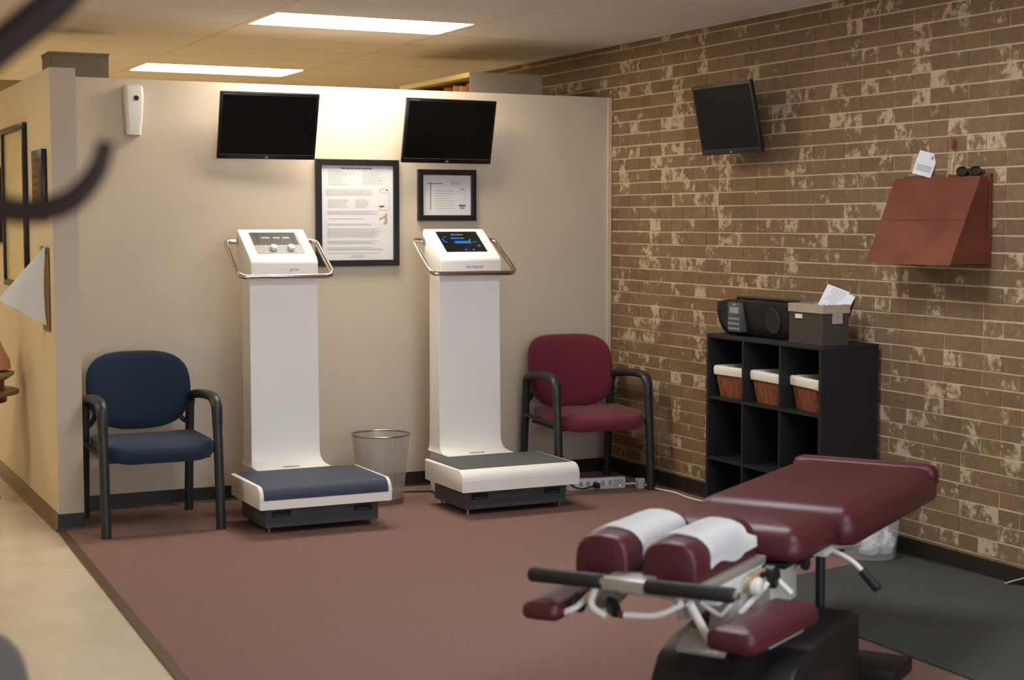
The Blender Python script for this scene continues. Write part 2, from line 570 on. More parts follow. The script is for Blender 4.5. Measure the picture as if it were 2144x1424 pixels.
# wall behind the camera with a shop window opening
bm = new()
box(bm, XL - 0.1, 0.0, YN - 0.1, YN, 0, 2.9); box(bm, 4.4, XR + 0.2, YN - 0.1, YN, 0, 2.9)
box(bm, 0.0, 4.4, YN - 0.1, YN, 0, 0.7); box(bm, 0.0, 4.4, YN - 0.1, YN, 2.4, 2.9)
fin('wall_front', bm, 'wall_paint', kind='structure')
win = bx('window_1', 'white_enamel', None, 0.0, 4.4, YN - 0.06, YN - 0.02, 0.7, 0.75, kind='structure')
for i in range(5):
    x = 0.02 + i * 1.09
    bx('mullion', 'white_enamel', win, x - 0.02, x + 0.02, YN - 0.06, YN - 0.02, 0.7, 2.4)
bx('pane', 'glass', win, 0.04, 4.36, YN - 0.045, YN - 0.04, 0.75, 2.38)

# baseboards
BH = 0.094
bm = new(); prism(bm, [(YB, 0.0), (YB, BH), (YB - 0.006, BH), (YB - 0.008, 0.02), (YB - 0.02, 0.0)], 'x', 1.575, XR - 0.01)
fin('baseboard_back', bm, 'base_black', kind='structure')
bm = new(); prism(bm, [(XR + .006, 0.0), (XR + .006, BH), (XR - 0.006, BH), (XR - 0.009, 0.02), (XR - 0.02, 0.0)], 'y', YN, YB - 0.008)
fin('baseboard_right', bm, 'base_black', kind='structure')
bm = new(); prism(bm, [(XE, 0.0), (XE, BH), (XE - 0.006, BH), (XE - 0.008, 0.02), (XE - 0.018, 0.0)], 'y', 8.40, 10.62)
fin('baseboard_left', bm, 'base_reflect', kind='structure')  # browner than the other baseboards: painted-in reflection
bm = new(); prism(bm, [(8.400, 0.0), (8.400, BH), (8.394, BH), (8.392, 0.02), (8.384, 0.0)], 'x', XE - 0.006, 1.578)
fin('baseboard_end', bm, 'base_black', kind='structure')

# ------------------------------------------------------------------ ceiling: tiles in a lay-in grid
ceil = bx('ceiling', 'dark_void', None, XL - 0.1, XR + 0.2, YN - 0.1, YF + 0.1, ZC + 0.03, ZC + 0.1, kind='structure')
GX0, GY0, TX, TY = 2.59, 8.22, 1.22, 0.61
LIGHTS = [(2.59, 8.22, 'lamp_t1'), (2.59, 11.27, 'lamp_back'), (-1.07, 8.22, 'lamp_hall'), (-1.07, 11.27, 'lamp_hall')]
if LAMP_FRONT > 0:
    MATS['lamp_near'] = emit('lamp_panel_near', (0.92, 0.96, 1.0), LAMP_NEAR)
    MATS['lamp_front'] = emit('lamp_panel_front', (0.95, 0.97, 1.0), LAMP_FRONT)
    LIGHTS += [(2.59, 5.17, 'lamp_front'), (2.59, 2.12, 'lamp_near')]
bm = new(); box(bm, -TX / 2 + .011, TX / 2 - .011, -TY / 2 + .011, TY / 2 - .011, 0, 0.014)
tile0 = fin('ceiling_tile', bm, 'ceiling_tile', ceil)
first = True
for i in range(-4, 2):
    for j in range(-15, 9):
        x, y = GX0 + i * TX, GY0 + j * TY
        if any(abs(x - a) < .01 and abs(y - b) < .01 for a, b, _ in LIGHTS): continue
        if y < YN or y + TY > YF: continue
        if first: o = tile0; first = False
        else:
            o = tile0.copy(); COL.objects.link(o)
        o.location = (x + TX / 2, y + TY / 2, ZC)
for i in range(-4, 3):
    x = GX0 + i * TX
    bx('grid_bar', 'ceiling_grid', ceil, x - .012, x + .012, YN, YF, ZC - .003, ZC + .02)
for j in range(-15, 10):
    y = GY0 + j * TY
    if y > YN and y < YF:
        bx('grid_bar', 'ceiling_grid', ceil, XL, XR, y - .010, y + .010, ZC - .001, ZC + .018)
LLAB = ['bright ceiling light panel nearest, in front of the wall with monitors', 'bright ceiling light panel seen beyond the top of the partition',
        'ceiling light panel over the hall beside the partition end', 'ceiling light panel at the far end of the hall', 'ceiling light panel over the treatment table', 'ceiling light panel nearest the shop window']
for (x, y, mt), lb in zip(LIGHTS, LLAB):
    t = thing('ceiling_light', lb, 'ceiling light', (x + TX / 2, y + TY / 2, ZC), group='recessed ceiling light panels')
    bm = new()
    for a in ((-TX / 2 + .01, TX / 2 - .01, -TY / 2 + .01, -TY / 2 + .03), (-TX / 2 + .01, TX / 2 - .01, TY / 2 - .03, TY / 2 - .01),
              (-TX / 2 + .01, -TX / 2 + .03, -TY / 2 + .03, TY / 2 - .03), (TX / 2 - .03, TX / 2 - .01, -TY / 2 + .03, TY / 2 - .03)):
        box(bm, a[0], a[1], a[2], a[3], -0.002, 0.02)
    fin('frame', bm, 'white_enamel', t)
    bx('light_lens', mt, t, -TX / 2 + .03, TX / 2 - .03, -TY / 2 + .03, TY / 2 - .03, 0.003, 0.012)

# ------------------------------------------------------------------ brick wall
wr = bx('wall_right', 'mortar', None, XR + 0.0035, XR + 0.2, YN - 0.1, YF + 0.1, 0, 2.9, kind='structure')
F = 3300.0
def project(P):
    v = cam.matrix_world.inverted() @ Vector(P)
    return (1072 + F * v.x / -v.z, 712 - F * v.y / -v.z, -v.z)
bpy.context.view_layer.update()
JO = 0.0085; JV = 0.0055
bricks = []
k = 0
z = BZ0
while z < ZC + 0.02:
    off = 0.5 * (k % 2)
    for i in range(int(YN / BLEN) - 1, int(YF / BLEN) + 2):
        y0 = (i - off) * BLEN
        if y0 + BLEN < 2.6 or y0 > YF - .3: continue
        zc, yc = z + COURSE / 2, y0 + BLEN / 2
        if zc + COURSE / 2 < BH: continue
        px, py, d = project((XR, yc, zc))
        area_px = 0.0
        if d > 0.5 and -20 < px < 2164 and -20 < py < 1444:
            a = project((XR, y0, zc)); b = project((XR, y0 + BLEN, zc))
            area_px = abs(a[0] - b[0]) * F / d * COURSE
            if 6.18 < yc < 7.9 and zc < 1.0: area_px = 0.0       # behind the cube shelf
            if 5.5 < yc < 6.0 and 1.45 < zc < 1.82: area_px = 0.0
        bricks.append((area_px, yc, zc))
    z += COURSE; k += 1
bricks.sort(key=lambda t: -t[0])
random.seed(3)
var = []
for s in range(4):
    bm = new()
    box(bm, -0.0, 0.03, -(BLEN - JV) / 2, (BLEN - JV) / 2, -(COURSE - JO) / 2, (COURSE - JO) / 2)
    for v in bm.verts:
        v.co.y += random.uniform(-.0016, .0016); v.co.z += random.uniform(-.0014, .0014)
        if v.co.x < .01: v.co.x += random.uniform(-.0012, .0012)
    var.append(bm)
brick_objs = [fin('brick', b, 'brick', wr) for b in var]
rest = new()
n = 0
for a, y, zc in bricks:
    dx = random.uniform(-.0015, .0020)
    if n < 300 and a > 0:
        if n < 4: o = brick_objs[n]
        else:
            o = brick_objs[random.randrange(4)].copy(); COL.objects.link(o)
        o.location = (XR + dx, y, zc); n += 1
    else:
        vs = box(rest, XR + dx, XR + .03, y - (BLEN - JV) / 2, y + (BLEN - JV) / 2, zc - (COURSE - JO) / 2, zc + (COURSE - JO) / 2)
        for v in vs:
            v.co.y += random.uniform(-.0016, .0016); v.co.z += random.uniform(-.0014, .0014)
fin('bricks', rest, 'brick', wr, kind='stuff')

# ------------------------------------------------------------------ bookcases beyond the partition
def bookcase_open(label):
    t = thing('bookcase', label, 'bookcase', (4.11, 9.03, 0))
    D, Lh, H = 0.50, 1.20, 2.557
    bx('side_panel', 'shelf_panel', t, 0.0, D, 0.0, 0.02, 0, H)
    bx('side_panel', 'shelf_panel', t, 0.0, D, Lh - .02, Lh, 0, H)
    bx('back_panel', 'shelf_panel', t, D - .015, D, .02, Lh - .02, 0, H)
    bx('top_panel', 'shelf_cream', t, -0.004, D - .015, .02, Lh - .02, H - .03, H)
    for zz in (0.06, .45, .85, 1.25, 1.65, 2.05):
        bx('shelf', 'shelf_cream', t, 0.0, D - .015, .02, Lh - .02, zz, zz + .025)
    random.seed(5)
    y = 9.06; i = 0
    while y < 10.12:
        wdt = random.uniform(.028, .05)
        h = random.uniform(.36, .43)
        b = thing('book', 'old brown bound volume on the top shelf beyond the partition', 'book', (4.15 + random.uniform(0, .02), y, 2.075), group='books on the top shelf of the bookcase')
        bx('cover', ('book_brown', 'book_red', 'book_tan')[random.randrange(3)], b, 0, .2, 0, wdt, 0, h, .004)
        bx('pages', 'paper_warm', b, .012, .203, .005, wdt - .005, .006, h + .0005 - .006)
        y += wdt + .003; i += 1
bookcase_open('tall open bookcase of brown volumes behind partition beside brick wall')
t = thing('storage_cabinet', 'tall grey cabinet seen above the partition corner by the hall', 'cabinet', (1.635, 9.5, 0))
bx('body', 'shelf_panel', t, 0, .34, 0, .25, 0, 2.60)
bx('top_panel', 'shelf_panel', t, -.004, .344, -.004, .254, 2.60, 2.615)
bx('back_panel', 'shelf_panel', t, .01, .33, -.004, 0, .05, 2.59)

# ------------------------------------------------------------------ vibration platforms
def arc(cx, cz, r, a0, a1, n=6):
    return [(cx + r * math.cos(math.radians(a0 + (a1 - a0) * i / n)), cz + r * math.sin(math.radians(a0 + (a1 - a0) * i / n))) for i in range(n + 1)]

def platform(label, X, Y, kind):
    t = thing('vibration_platform', label, 'exercise machine', (X, Y, 0.007), group='standing vibration platforms')
    W = 0.363
    # deck
    prof = [(0.0, 0.143), (0.0, 0.205)] + [(p[0], p[1]) for p in arc(0.055, 0.205, 0.055, 180, 90)] + [(0.53, 0.26), (0.53, 0.143)]
    bm = new(); prism(bm, prof, 'x', -W, W, 0.006)
    fin('deck', bm, 'white_shell', t, smooth=35)
    if kind == 'blue':
        path = [(-.003, 0.192)] + arc(0.055, 0.205, 0.058, 180, 90) + [(0.515, 0.263), (0.515, 0.258)] + arc(0.055, 0.205, 0.053, 90, 180) + [(.002, .192)]
        bm = new(); prism(bm, path, 'x', -W + .022, W - .022)
        fin('foot_mat', bm, 'deck_blue', t, smooth=50)
    else:
        bm = new(); prism(bm, [(-W + .02, .075), (W - .02, .075), (W - .02, .515), (-W + .02, .515)], 'z', 0.2595, 0.2635)
        fin('foot_mat', bm, 'deck_gray', t)
    # lower housing
    b = new(); prism(b, [(-.312, .075), (.312, .075), (.312, .50), (-.312, .50)], 'z', 0.032, 0.143, 0.006)
    hs = fin('base_housing', b, 'base_gray', t, smooth=35)
    for s in (-1, 1):
        bm = new()
        pts = [(x * .001 + s * .225, z * .001 + .105) for x, z in ((-52, -12), (-44, -18), (44, -18), (52, -12), (52, 12), (40, 16), (-40, 16), (-52, 12))]
        prism(bm, pts, 'y', 0.0735, 0.0765)
        fin('hand_slot', bm, 'slot_dark', hs)
        bm = new(); prism(bm, [(x * .001 + s * .225, z * .001 + .105) for x, z in ((-30, -6), (30, -6), (36, -13), (-36, -13))], 'y', 0.0715, 0.0736)
        fin('slot_lip', bm, 'base_gray', hs)
    for sx in (-1, 1):
        for y in (.10, .47):
            bm = new(); lathe(bm, [(.016, 0), (.018, .006), (.018, .010), (.007, .012), (.007, .04)], 14, (sx * .285, y))
            fin('foot', bm, 'chrome', t, smooth=40)
    # column that sweeps forward at its foot onto the deck
    yc, hw = 0.69, 0.200
    fr = [(0.535, 0.262), (0.60, 0.264), (0.638, 0.269), (0.662, 0.280), (0.679, 0.298), (0.688, 0.325), (yc, 0.37), (yc + .008, 1.33)]
    wd = [.213, .212, .209, .205, .202, .200, .199, .196]
    rings = []
    for (y, z_), h in zip(fr, wd):
        yb = yc + .15
        rings.append([(-h + .003, y, z_), (h - .003, y, z_), (h, y + .004, z_), (h, yb, z_), (-h, yb, z_), (-h, y + .004, z_)])
    bm = new(); loft(bm, rings)
    cmn = fin('column', bm, 'white_shell', t, smooth=30)
    bx('column_foot', 'white_shell', cmn, -.198, .198, .54, yc + .149, .02, .262, .004)
    bx('warning_label', 'ink_gray', cmn, -.045, .045, .585, .61, .2625, .2660)
    # console head
    hw2 = 0.194
    side = [(0.675, 1.305), (0.672, 1.385)] + [(0.675, 1.398), (0.683, 1.408), (0.694, 1.417)] + [(0.925, 1.572), (0.938, 1.575), (0.950, 1.565), (0.955, 1.545), (0.955, 1.42), (0.90, 1.305)]
    bm = new(); prism(bm, side, 'x', -hw2, hw2, 0.008)
    hd = fin('console', bm, 'white_shell', t, smooth=30)
    # slanted panel: local frame on the slope
    p0, p1 = Vector((0, 0.694, 1.417)), Vector((0, 0.925, 1.572))
    sl = (p1 - p0); L = sl.length; sl.normalize()
    nrm = Vector((1, 0, 0)).cross(sl)
    mx = Matrix(((1, sl.x, nrm.x, 0), (0, sl.y, nrm.y, p0.y), (0, sl.z, nrm.z, p0.z), (0, 0, 0, 1)))
    def slab(nm, mt, x0, x1, s0, s1, h0, h1, bev=0.0, par=hd):
        bm = new(); box(bm, x0, x1, s0, s1, h0, h1, bev)
        xf(bm, bm.verts, mx)
        return fin(nm, bm, mt, par)
    if kind == 'blue':
        dp = slab('control_panel', 'panel_mid', -.138, .140, .045, .252, -.002, .0018)
        slab('display_strip', 'panel_gray', -.136, .125, .128, .250, .0018, .0026, par=dp)
        for a in ((-.110, -.095, .150, .235), (.095, .115, .150, .215)):
            slab('display_mark', 'frame_black', a[0], a[1], a[2], a[3], .0026, .0032, par=dp)
        for a in ((-.08, -.03), (-.01, .03), (.045, .085)):
            slab('display_line', 'socket', a[0], a[1], .19, .204, .0026, .0031, par=dp)
        slab('display_line', 'ink_dark', -.11, .0, .232, .242, .0026, .0031, par=dp)
        for x in (-.035, .066):
            bm = new(); lathe(bm, [(.021, 0), (.021, .016), (.018, .022), (.004, .023)], 24, (x, .088))
            xf(bm, bm.verts, mx @ Matrix.Translation((0, 0, .001)))
            fin('dial', bm, 'white_enamel', dp, smooth=40)
        for x in (-.075, .015, .11):
            bm = new(); lathe(bm, [(.004, 0), (.004, .003)], 10, (x, .118))
            xf(bm, bm.verts, mx @ Matrix.Translation((0, 0, .0018)))
            fin('indicator', bm, 'white_enamel', dp)
    else:
        dp = slab('control_panel', 'black_gloss', -.132, .132, .045, .255, -.002, .0018)
        for nm, mt, a in (('display_bar', 'led_blue', (-.045, .06, .130, .155)), ('display_bar', 'led_blue', (-.058, .03, .178, .190)),
                          ('display_arc', 'led_blue', (-.116, -.108, .150, .180)), ('display_arc', 'led_blue', (-.110, -.092, .142, .150)),
                          ('display_arc', 'led_blue', (.072, .095, .140, .147)), ('display_mark', 'led_pale', (.058, .064, .160, .172)),
                          ('button', 'led_blue', (.088, .108, .098, .112)), ('button', 'led_blue', (-.008, .006, .058, .070)), ('button', 'led_blue', (.042, .055, .058, .070)),
                          ('display_mark', 'led_pale', (-.098, -.086, .196, .200))):
            slab(nm, mt, a[0], a[1], a[2], a[3], .0018, .0026, par=dp)
        text_mesh('logo', 'sonoplus', .022, 'led_pale', dp, mx @ Matrix.Translation((-.005, .222, .0022)))
    # name on the front of the console
    fm = Matrix.Translation((.02, .6735, 1.357)) @ Matrix.Rotation(PI / 2, 4, 'X')
    if kind == 'blue':
        text_mesh('logo', 'sono', .034, 'white_enamel', hd, Matrix.Translation((-.034, 0, 0)) @ fm)
        text_mesh('logo', 'plus', .034, 'ink_gray', hd, Matrix.Translation((.034, 0, 0)) @ fm)
    else:
        text_mesh('logo', 'sonoplus', .031, 'ink_dark', hd, fm)
    # chrome grab bar around the console
    hb = .272
    pts = round_path([(-hw2 + .005, .925, 1.508), (-hb + .005, .93, 1.508), (-hb, .63, 1.318), (hb, .63, 1.318), (hb - .005, .93, 1.508), (hw2 - .005, .925, 1.508)], .055, 7)
    hbr = tb('handlebar', 'chrome', t, pts, .0145, 14)
    for s in (-1, 1):
        bm = new(); lathe(bm, [(.024, 0), (.024, .008), (.016, .012)], 16)
        xf(bm, bm.verts, Matrix.Translation((s * (hw2 - .001), .925, 1.508)) @ Matrix.Rotation(s * PI / 2, 4, 'Y'))
        fin('handle_collar', bm, 'chrome', hbr, smooth=40)
    return t
platform('white vibration platform with blue foot mat and two round dials', 2.6955, 7.738, 'blue')
platform('white vibration platform with grey foot mat and blue lit screen', 3.8425, 7.763, 'gray')

# ------------------------------------------------------------------ guest chairs
def guest_chair(label, loc, rz, fabric, e_=2.9, bz=.702, bh=.218):
    t = thing('guest_chair', label, 'chair', loc, rz, 'black framed upholstered guest chairs')
    for s in (-1, 1):
        X = s * .300
        # front leg, rising into the bend of the arm
        tb('leg', 'chair_black', t, smooth_path([(X, -.312, 0), (X, -.296, .2), (X, -.278, .42), (X, -.262, .56)], 5), .026, 12, .9)
        tb('leg', 'chair_black', t, smooth_path([(X * .96, .315, 0), (X * .96, .300, .2), (X * .96, .275, .45), (X * .96, .255, .62)], 5), .025, 12, .9)
        pts = smooth_path([(X, -.266, .54), (X, -.262, .60), (X, -.25, .65), (X * .995, -.205, .683), (X * .985, -.11, .692), (X * .975, .05, .684), (X * .965, .18, .668), (X * .96, .243, .648), (X * .96, .258, .612)], 5)
        tb('armrest', 'chair_black', t, pts, [.0275 + .004 * math.sin(PI * i / (len(pts) - 1)) for i in range(len(pts))], 12, .8)
        # seat bracket between the legs
        tb('seat_rail', 'chair_black', t, [(X * .985, -.285, .405), (X * .98, .285, .42)], .013, 8)
        tb('back_bracket', 'chair_black', t, smooth_path([(X * .95, .262, .50), (X * .82, .285, .53), (X * .7, .285, .60)], 5), .014, 8)
    bm = new()
    vs = cushion(bm, .585, .56, .388, .478, .13, .032, .02, 7)
    for v in bm.verts:
        k = max(0.0, (-v.co.y - .08) / .2)
        v.co.z -= .022 * k * k                               # waterfall front edge
        v.co.z += .06 * max(0, v.co.y - .05) * 0.15 + .045 * (v.co.x / .28) ** 2 * (.5 if v.co.z > .43 else .25)
    fin('seat', bm, fabric, t, loc=(0, -.045, 0), smooth=60)
    bm = new(); box(bm, -.27, .27, -.24, .22, .372, .388, .006)
    fin('seat_pan', bm, 'chair_black', t, smooth=40)
    # back: broad rounded pad
    bm = new()
    N = 44
    rings = []
    def outline(k, y):
        out = []
        for i in range(N):
            a = 2 * PI * i / N
            c, s = math.cos(a), math.sin(a)
            e = e_
            r = (abs(c) ** e + abs(s) ** e) ** (-1 / e)
            wx = .286 * (1.0 - .05 * max(0, -s))
            out.append((r * c * wx * k, y, r * s * bh * k))
        return out
    for k, y in ((.10, -.038), (.35, -.037), (.6, -.035), (.8, -.031), (.92, -.024), (.98, -.012), (1.0, .004), (.985, .018), (.94, .026), (.6, .03), (.1, .03)):
        rings.append(outline(k, y))
    loft(bm, rings)
    for v in bm.verts:
        v.co.y += -.055 * (v.co.x / .28) ** 2 + .02        # wraps around the sitter
    bmesh.ops.transform(bm, matrix=Matrix.Translation((0, .262, bz)) @ Matrix.Rotation(math.radians(-13), 4, 'X'), verts=bm.verts)
    fin('backrest', bm, fabric, t, smooth=60)
    return t
guest_chair('navy blue guest chair with black arms by the partition corner', (1.924, 8.392, .007), math.radians(0), 'fabric_blue')
guest_chair('burgundy guest chair with black arms in the brick corner', (4.625, 8.468, .007), math.radians(-5), 'fabric_red', 3.5, .69, .232)
guest_chair('grey guest chair cut off at the lower left corner', (0.175, 3.28, 0.0), math.radians(180), 'fabric_gray')

# ------------------------------------------------------------------ wall monitors
def monitor(label, c, yaw, tilt, wd, h, wall, mt='screen_black', bez='black_gloss'):
    """faces local -Y; tilt leans the top towards the viewer"""
    t = bpy.data.objects.new('wall_monitor', None); COL.objects.link(t)
    t.location = c; t.rotation_euler = (tilt, 0, yaw)
    tag(t, label, 'monitor', 'wall mounted flat monitors')
    bm = new(); box(bm, -wd / 2, wd / 2, 0, .022, -h / 2, h / 2, .004)
    fin('bezel', bm, bez, t, smooth=40)
    bm = new(); prism(bm, [(-wd / 2 + .02, -h / 2 + .02), (wd / 2 - .02, -h / 2 + .02), (wd / 2 - .02, h / 2 - .02), (-wd / 2 + .02, h / 2 - .02)], 'y', .021, .034)
    prism(bm, [(-wd * .3, -h * .3), (wd * .3, -h * .3), (wd * .3, h * .3), (-wd * .3, h * .3)], 'y', .03, .05)
    fin('rear_shell', bm, 'black_plastic', t)
    bx('screen', mt, t, -wd / 2 + .017, wd / 2 - .017, -.0012, .003, -h / 2 + .030, h / 2 - .017)
    bx('logo', 'socket', t, -.009, .009, -.0008, .003, -h / 2 + .009, -h / 2 + .017)
    bx('model_mark', 'socket', t, -wd / 2 + .02, -wd / 2 + .085, -.0006, .003, h / 2 - .0105, h / 2 - .0085)
    bx('lower_trim', 'base_gray', t, -wd / 2 + .01, wd / 2 - .01, -.0016, .003, -h / 2 + .026, -h / 2 + .029)
    # arm that reaches back to the wall
    br = new(); box(br, -.05, .05, .05, .058, -.05, .05)
    tube(br, [(0, .05, 0), (0, wall, -wall * math.tan(-tilt) * 0 + 0)], .018, 10)
    fin('wall_arm', br, 'black_plastic', t)
    return t
monitor('black wall monitor upper left, over the platform with dials', (2.716, 8.75, 2.168), -.064, .334, .572, .390, .12)
monitor('black wall monitor in the middle, above small framed notice', (3.844, 8.75, 2.166), .05, .220, .600, .386, .12)
monitor('black monitor mounted on the brick wall', (4.85, 7.296, 2.186), -1.551, .212, .560, .389, .15, 'screen_matte', 'black_plastic')

# ------------------------------------------------------------------ framed notices on the back wall
def frame_on_back(name, label, x0, x1, z0, z1, fw, build):
    t = thing(name, label, 'picture frame', ((x0 + x1) / 2, YB, (z0 + z1) / 2))
    a, b = (x1 - x0) / 2, (z1 - z0) / 2
    for nm, poly in (('frame_rail', [(-a, -b), (a, -b), (a - fw, -b + fw), (-a + fw, -b + fw)]), ('frame_rail', [(-a, b), (a, b), (a - fw, b - fw), (-a + fw, b - fw)]),
                     ('frame_rail', [(-a, -b), (-a, b), (-a + fw, b - fw), (-a + fw, -b + fw)]), ('frame_rail', [(a, -b), (a, b), (a - fw, b - fw), (a - fw, -b + fw)])):
        bm = new(); prism(bm, poly, 'y', -.026, -.001, .003)
        fin(nm, bm, 'frame_black', t)
    bx('sheet', 'paper', t, -a + fw * .9, a - fw * .9, -.010, -.002, -b + fw * .9, b - fw * .9)
    build(t, a - fw, b - fw)
    bx('glass', 'glass', t, -a + fw, a - fw, -.0145, -.013, -b + fw, b - fw)
    return t

def lines(bm, x0, x1, z0, z1, n, rng, ragged=.12, hgt=.5):
    """rows of small unreadable print"""
    p = (z1 - z0) / n
    for i in range(n):
        z = z1 - (i + .5) * p
        xe = x1 - (x1 - x0) * rng.random() * ragged
        x = x0
        while x < xe:
            l = rng.uniform(.010, .030)
            e = min(x + l, xe)
            box(bm, x, e, -.0106, -.0095, z - p * hgt / 2, z + p * hgt / 2)
            x = e + .0035

def big_notice(t, a, b):
    rng = random.Random(11)
    X = lambda f: -a + 2 * a * f
    Z = lambda f: b - 2 * b * f
    bm = new(); lines(bm, X(.28), X(.70), Z(.042), Z(.022), 1, rng, 0, .75)
    fin('title', bm, 'ink_dark', t)
    bm = new()
    lines(bm, X(.10), X(.45), Z(.21), Z(.05), 9, rng, .55, .35)
    lines(bm, X(.57), X(.90), Z(.20), Z(.05), 9, rng, .35, .35)
    lines(bm, X(.06), X(.74), Z(.32), Z(.25), 5, rng, .1, .4)
    lines(bm, X(.09), X(.40), Z(.45), Z(.355), 6, rng, .25, .4)
    lines(bm, X(.47), X(.66), Z(.45), Z(.355), 6, rng, .3, .4)
    lines(bm, X(.08), X(.82), Z(.52), Z(.475), 4, rng, .2, .45)
    lines(bm, X(.10), X(.62), Z(.57), Z(.555), 1, rng, .1, .5)
    lines(bm, X(.08), X(.70), Z(.635), Z(.61), 2, rng, .15, .45)
    lines(bm, X(.08), X(.85), Z(.76), Z(.66), 7, rng, .15, .45)
    lines(bm, X(.08), X(.86), Z(.83), Z(.79), 3, rng, .2, .45)
    lines(bm, X(.08), X(.86), Z(.90), Z(.86), 3, rng, .3, .45)
    lines(bm, X(.08), X(.86), Z(.935), Z(.92), 1, rng, .1, .5)
    lines(bm, X(.40), X(.62), Z(.975), Z(.945), 3, rng, .2, .45)
    fin('small_print', bm, 'ink_light', t)
    # little drawing of the machine: head, column, plate
    bm = new()
    tube(bm, [(X(.87) + .03 * math.cos(q * .5), -.0100, Z(.265) + .012 * math.sin(q * .5)) for q in range(13)], .0012, 5)
    box(bm, X(.945), X(.948), -.0106, -.0095, Z(.43), Z(.28))
    tube(bm, [(X(.80) + .036 + .036 * math.cos(PI + q * PI / 10), -.0100, Z(.445) + .014 * math.sin(PI + q * PI / 10)) for q in range(11)], .0012, 5)
    fin('drawing', bm, 'ink_gray', t)
    bm = new(); prism(bm, [(X(.79), Z(.425)), (X(.86), Z(.418)), (X(.89), Z(.432)), (X(.83), Z(.447))], 'y', -.0106, -.0095)
    box(bm, X(.90), X(.93), -.0106, -.0095, Z(.262), Z(.25))
    fin('drawing_shade', bm, 'ink_dark', t)
    bm = new(); prism(bm, [(X(.895), Z(.505)), (X(.92), Z(.50)), (X(.915), Z(.54)), (X(.925), Z(.60)), (X(.89), Z(.63)), (X(.86), Z(.615)), (X(.885), Z(.58)), (X(.88), Z(.55)), (X(.80), Z(.58)), (X(.81), Z(.555)), (X(.87), Z(.535))], 'y', -.0106, -.0095)
    fin('picture', bm, 'ink_gold', t)
frame_on_back('framed_notice', 'large black framed notice of small print between the two platforms', 3.040, 3.566, 1.362, 1.996, .036, big_notice)

def small_notice(t, a, b):
    rng = random.Random(4)
    X = lambda f: -a + 2 * a * f
    Z = lambda f: b - 2 * b * f
    bm = new(); lines(bm, X(.10), X(.42), Z(.225), Z(.195), 1, rng, 0, .8)
    fin('title', bm, 'ink_dark', t)
    bm = new(); box(bm, X(.153), X(.172), -.0106, -.0095, Z(.86), Z(.17))
    fin('rule', bm, 'ink_purple', t)
    bm = new()
    lines(bm, X(.58), X(.80), Z(.25), Z(.15), 3, rng, .2, .4)
    lines(bm, X(.25), X(.68), Z(.86), Z(.36), 8, rng, .3, .25)
    fin('small_print', bm, 'ink_light', t)
    bm = new(); tube(bm, [(X(.825) + .022 * math.cos(q * .5), -.0100, Z(.40) + .010 * math.sin(q * .5)) for q in range(13)], .0010, 5)
    box(bm, X(.885), X(.890), -.0106, -.0095, Z(.72), Z(.45))
    fin('drawing', bm, 'ink_gray', t)
    bm = new(); box(bm, X(.80), X(.85), -.0106, -.0095, Z(.36), Z(.335)); box(bm, X(.755), X(.895), -.0106, -.0095, Z(.785), Z(.735)); box(bm, X(.775), X(.875), -.0106, -.0095, Z(.835), Z(.81))
    fin('drawing_shade', bm, 'ink_dark', t)
frame_on_back('framed_notice', 'small black framed notice with purple rule under the middle monitor', 3.690, 4.078, 1.632, 1.944, .034, small_notice)

# ------------------------------------------------------------------ air freshener
t = thing('air_freshener_dispenser', 'white wall air freshener dispenser with round nozzle hole', 'dispenser', (1.975, YB - .001, 2.105))
bm = new()
rings = []
for z, hw, d in ((0.0, .036, .04), (.004, .040, .052), (.10, .047, .066), (.20, .052, .074), (.25, .052, .070), (.272, .050, .060), (.278, .046, .05)):
    rings.append([(x, y - d / 2, z) for x, y in rrect(hw * 2, d, .018, 4)])
loft(bm, rings)
hb = fin('housing', bm, 'white_enamel', t, smooth=50)
bm = new(); lathe(bm, [(.013, 0), (.013, .004)], 18); xf(bm, bm.verts, Matrix.Translation((.008, -.0735, .205)) @ Matrix.Rotation(PI / 2, 4, 'X'))
fin('nozzle_hole', bm, 'slot_dark', t)
bm = new(); lathe(bm, [(.0145, 0), (.0165, .003), (.0135, .0045)], 18, cap0=False, cap1=False); xf(bm, bm.verts, Matrix.Translation((.008, -.0725, .205)) @ Matrix.Rotation(PI / 2, 4, 'X'))
fin('nozzle_ring', bm, 'panel_light', t, smooth=60)
bx('base_lip', 'panel_light', t, -.034, .034, -.045, -.008, -.004, .0, .001)

# ------------------------------------------------------------------ wire waste basket
t = thing('waste_basket', 'silver wire mesh waste basket between the two platforms', 'waste basket', (3.28, 8.47, .007))
bm = new()
uvl = bm.loops.layers.uv.new('uv')
SEG = 64
HB, RB, RT = .395, .128, .168
rows = 12
vv = [[bm.verts.new(((RB + (RT - RB) * k / rows) * math.cos(2 * PI * i / SEG), (RB + (RT - RB) * k / rows) * math.sin(2 * PI * i / SEG), .03 + (HB - .03) * k / rows)) for i in range(SEG)] for k in range(rows + 1)]
for k in range(rows):
    for i in range(SEG):
        f = bm.faces.new((vv[k][i], vv[k][(i + 1) % SEG], vv[k + 1][(i + 1) % SEG], vv[k + 1][i]))
        for lp, (u, q) in zip(f.loops, ((i, k), (i + 1, k), (i + 1, k + 1), (i, k + 1))):
            lp[uvl].uv = (u / SEG * 2 * PI * .15, q / rows * HB)
fin('mesh_wall', bm, 'wire_mesh', t, smooth=179)
tb('rim', 'steel', t, [(RT * math.cos(2 * PI * i / 48), RT * math.sin(2 * PI * i / 48), HB) for i in range(49)], .0055, 8)
bm = new(); lathe(bm, [(RB - .002, 0), (RB + .001, .002), (RB + .0035, .032), (RB + .0015, .032), (RB - .004, .006)], 40, cap0=True, cap1=True)
fin('base', bm, 'steel', t, smooth=40)

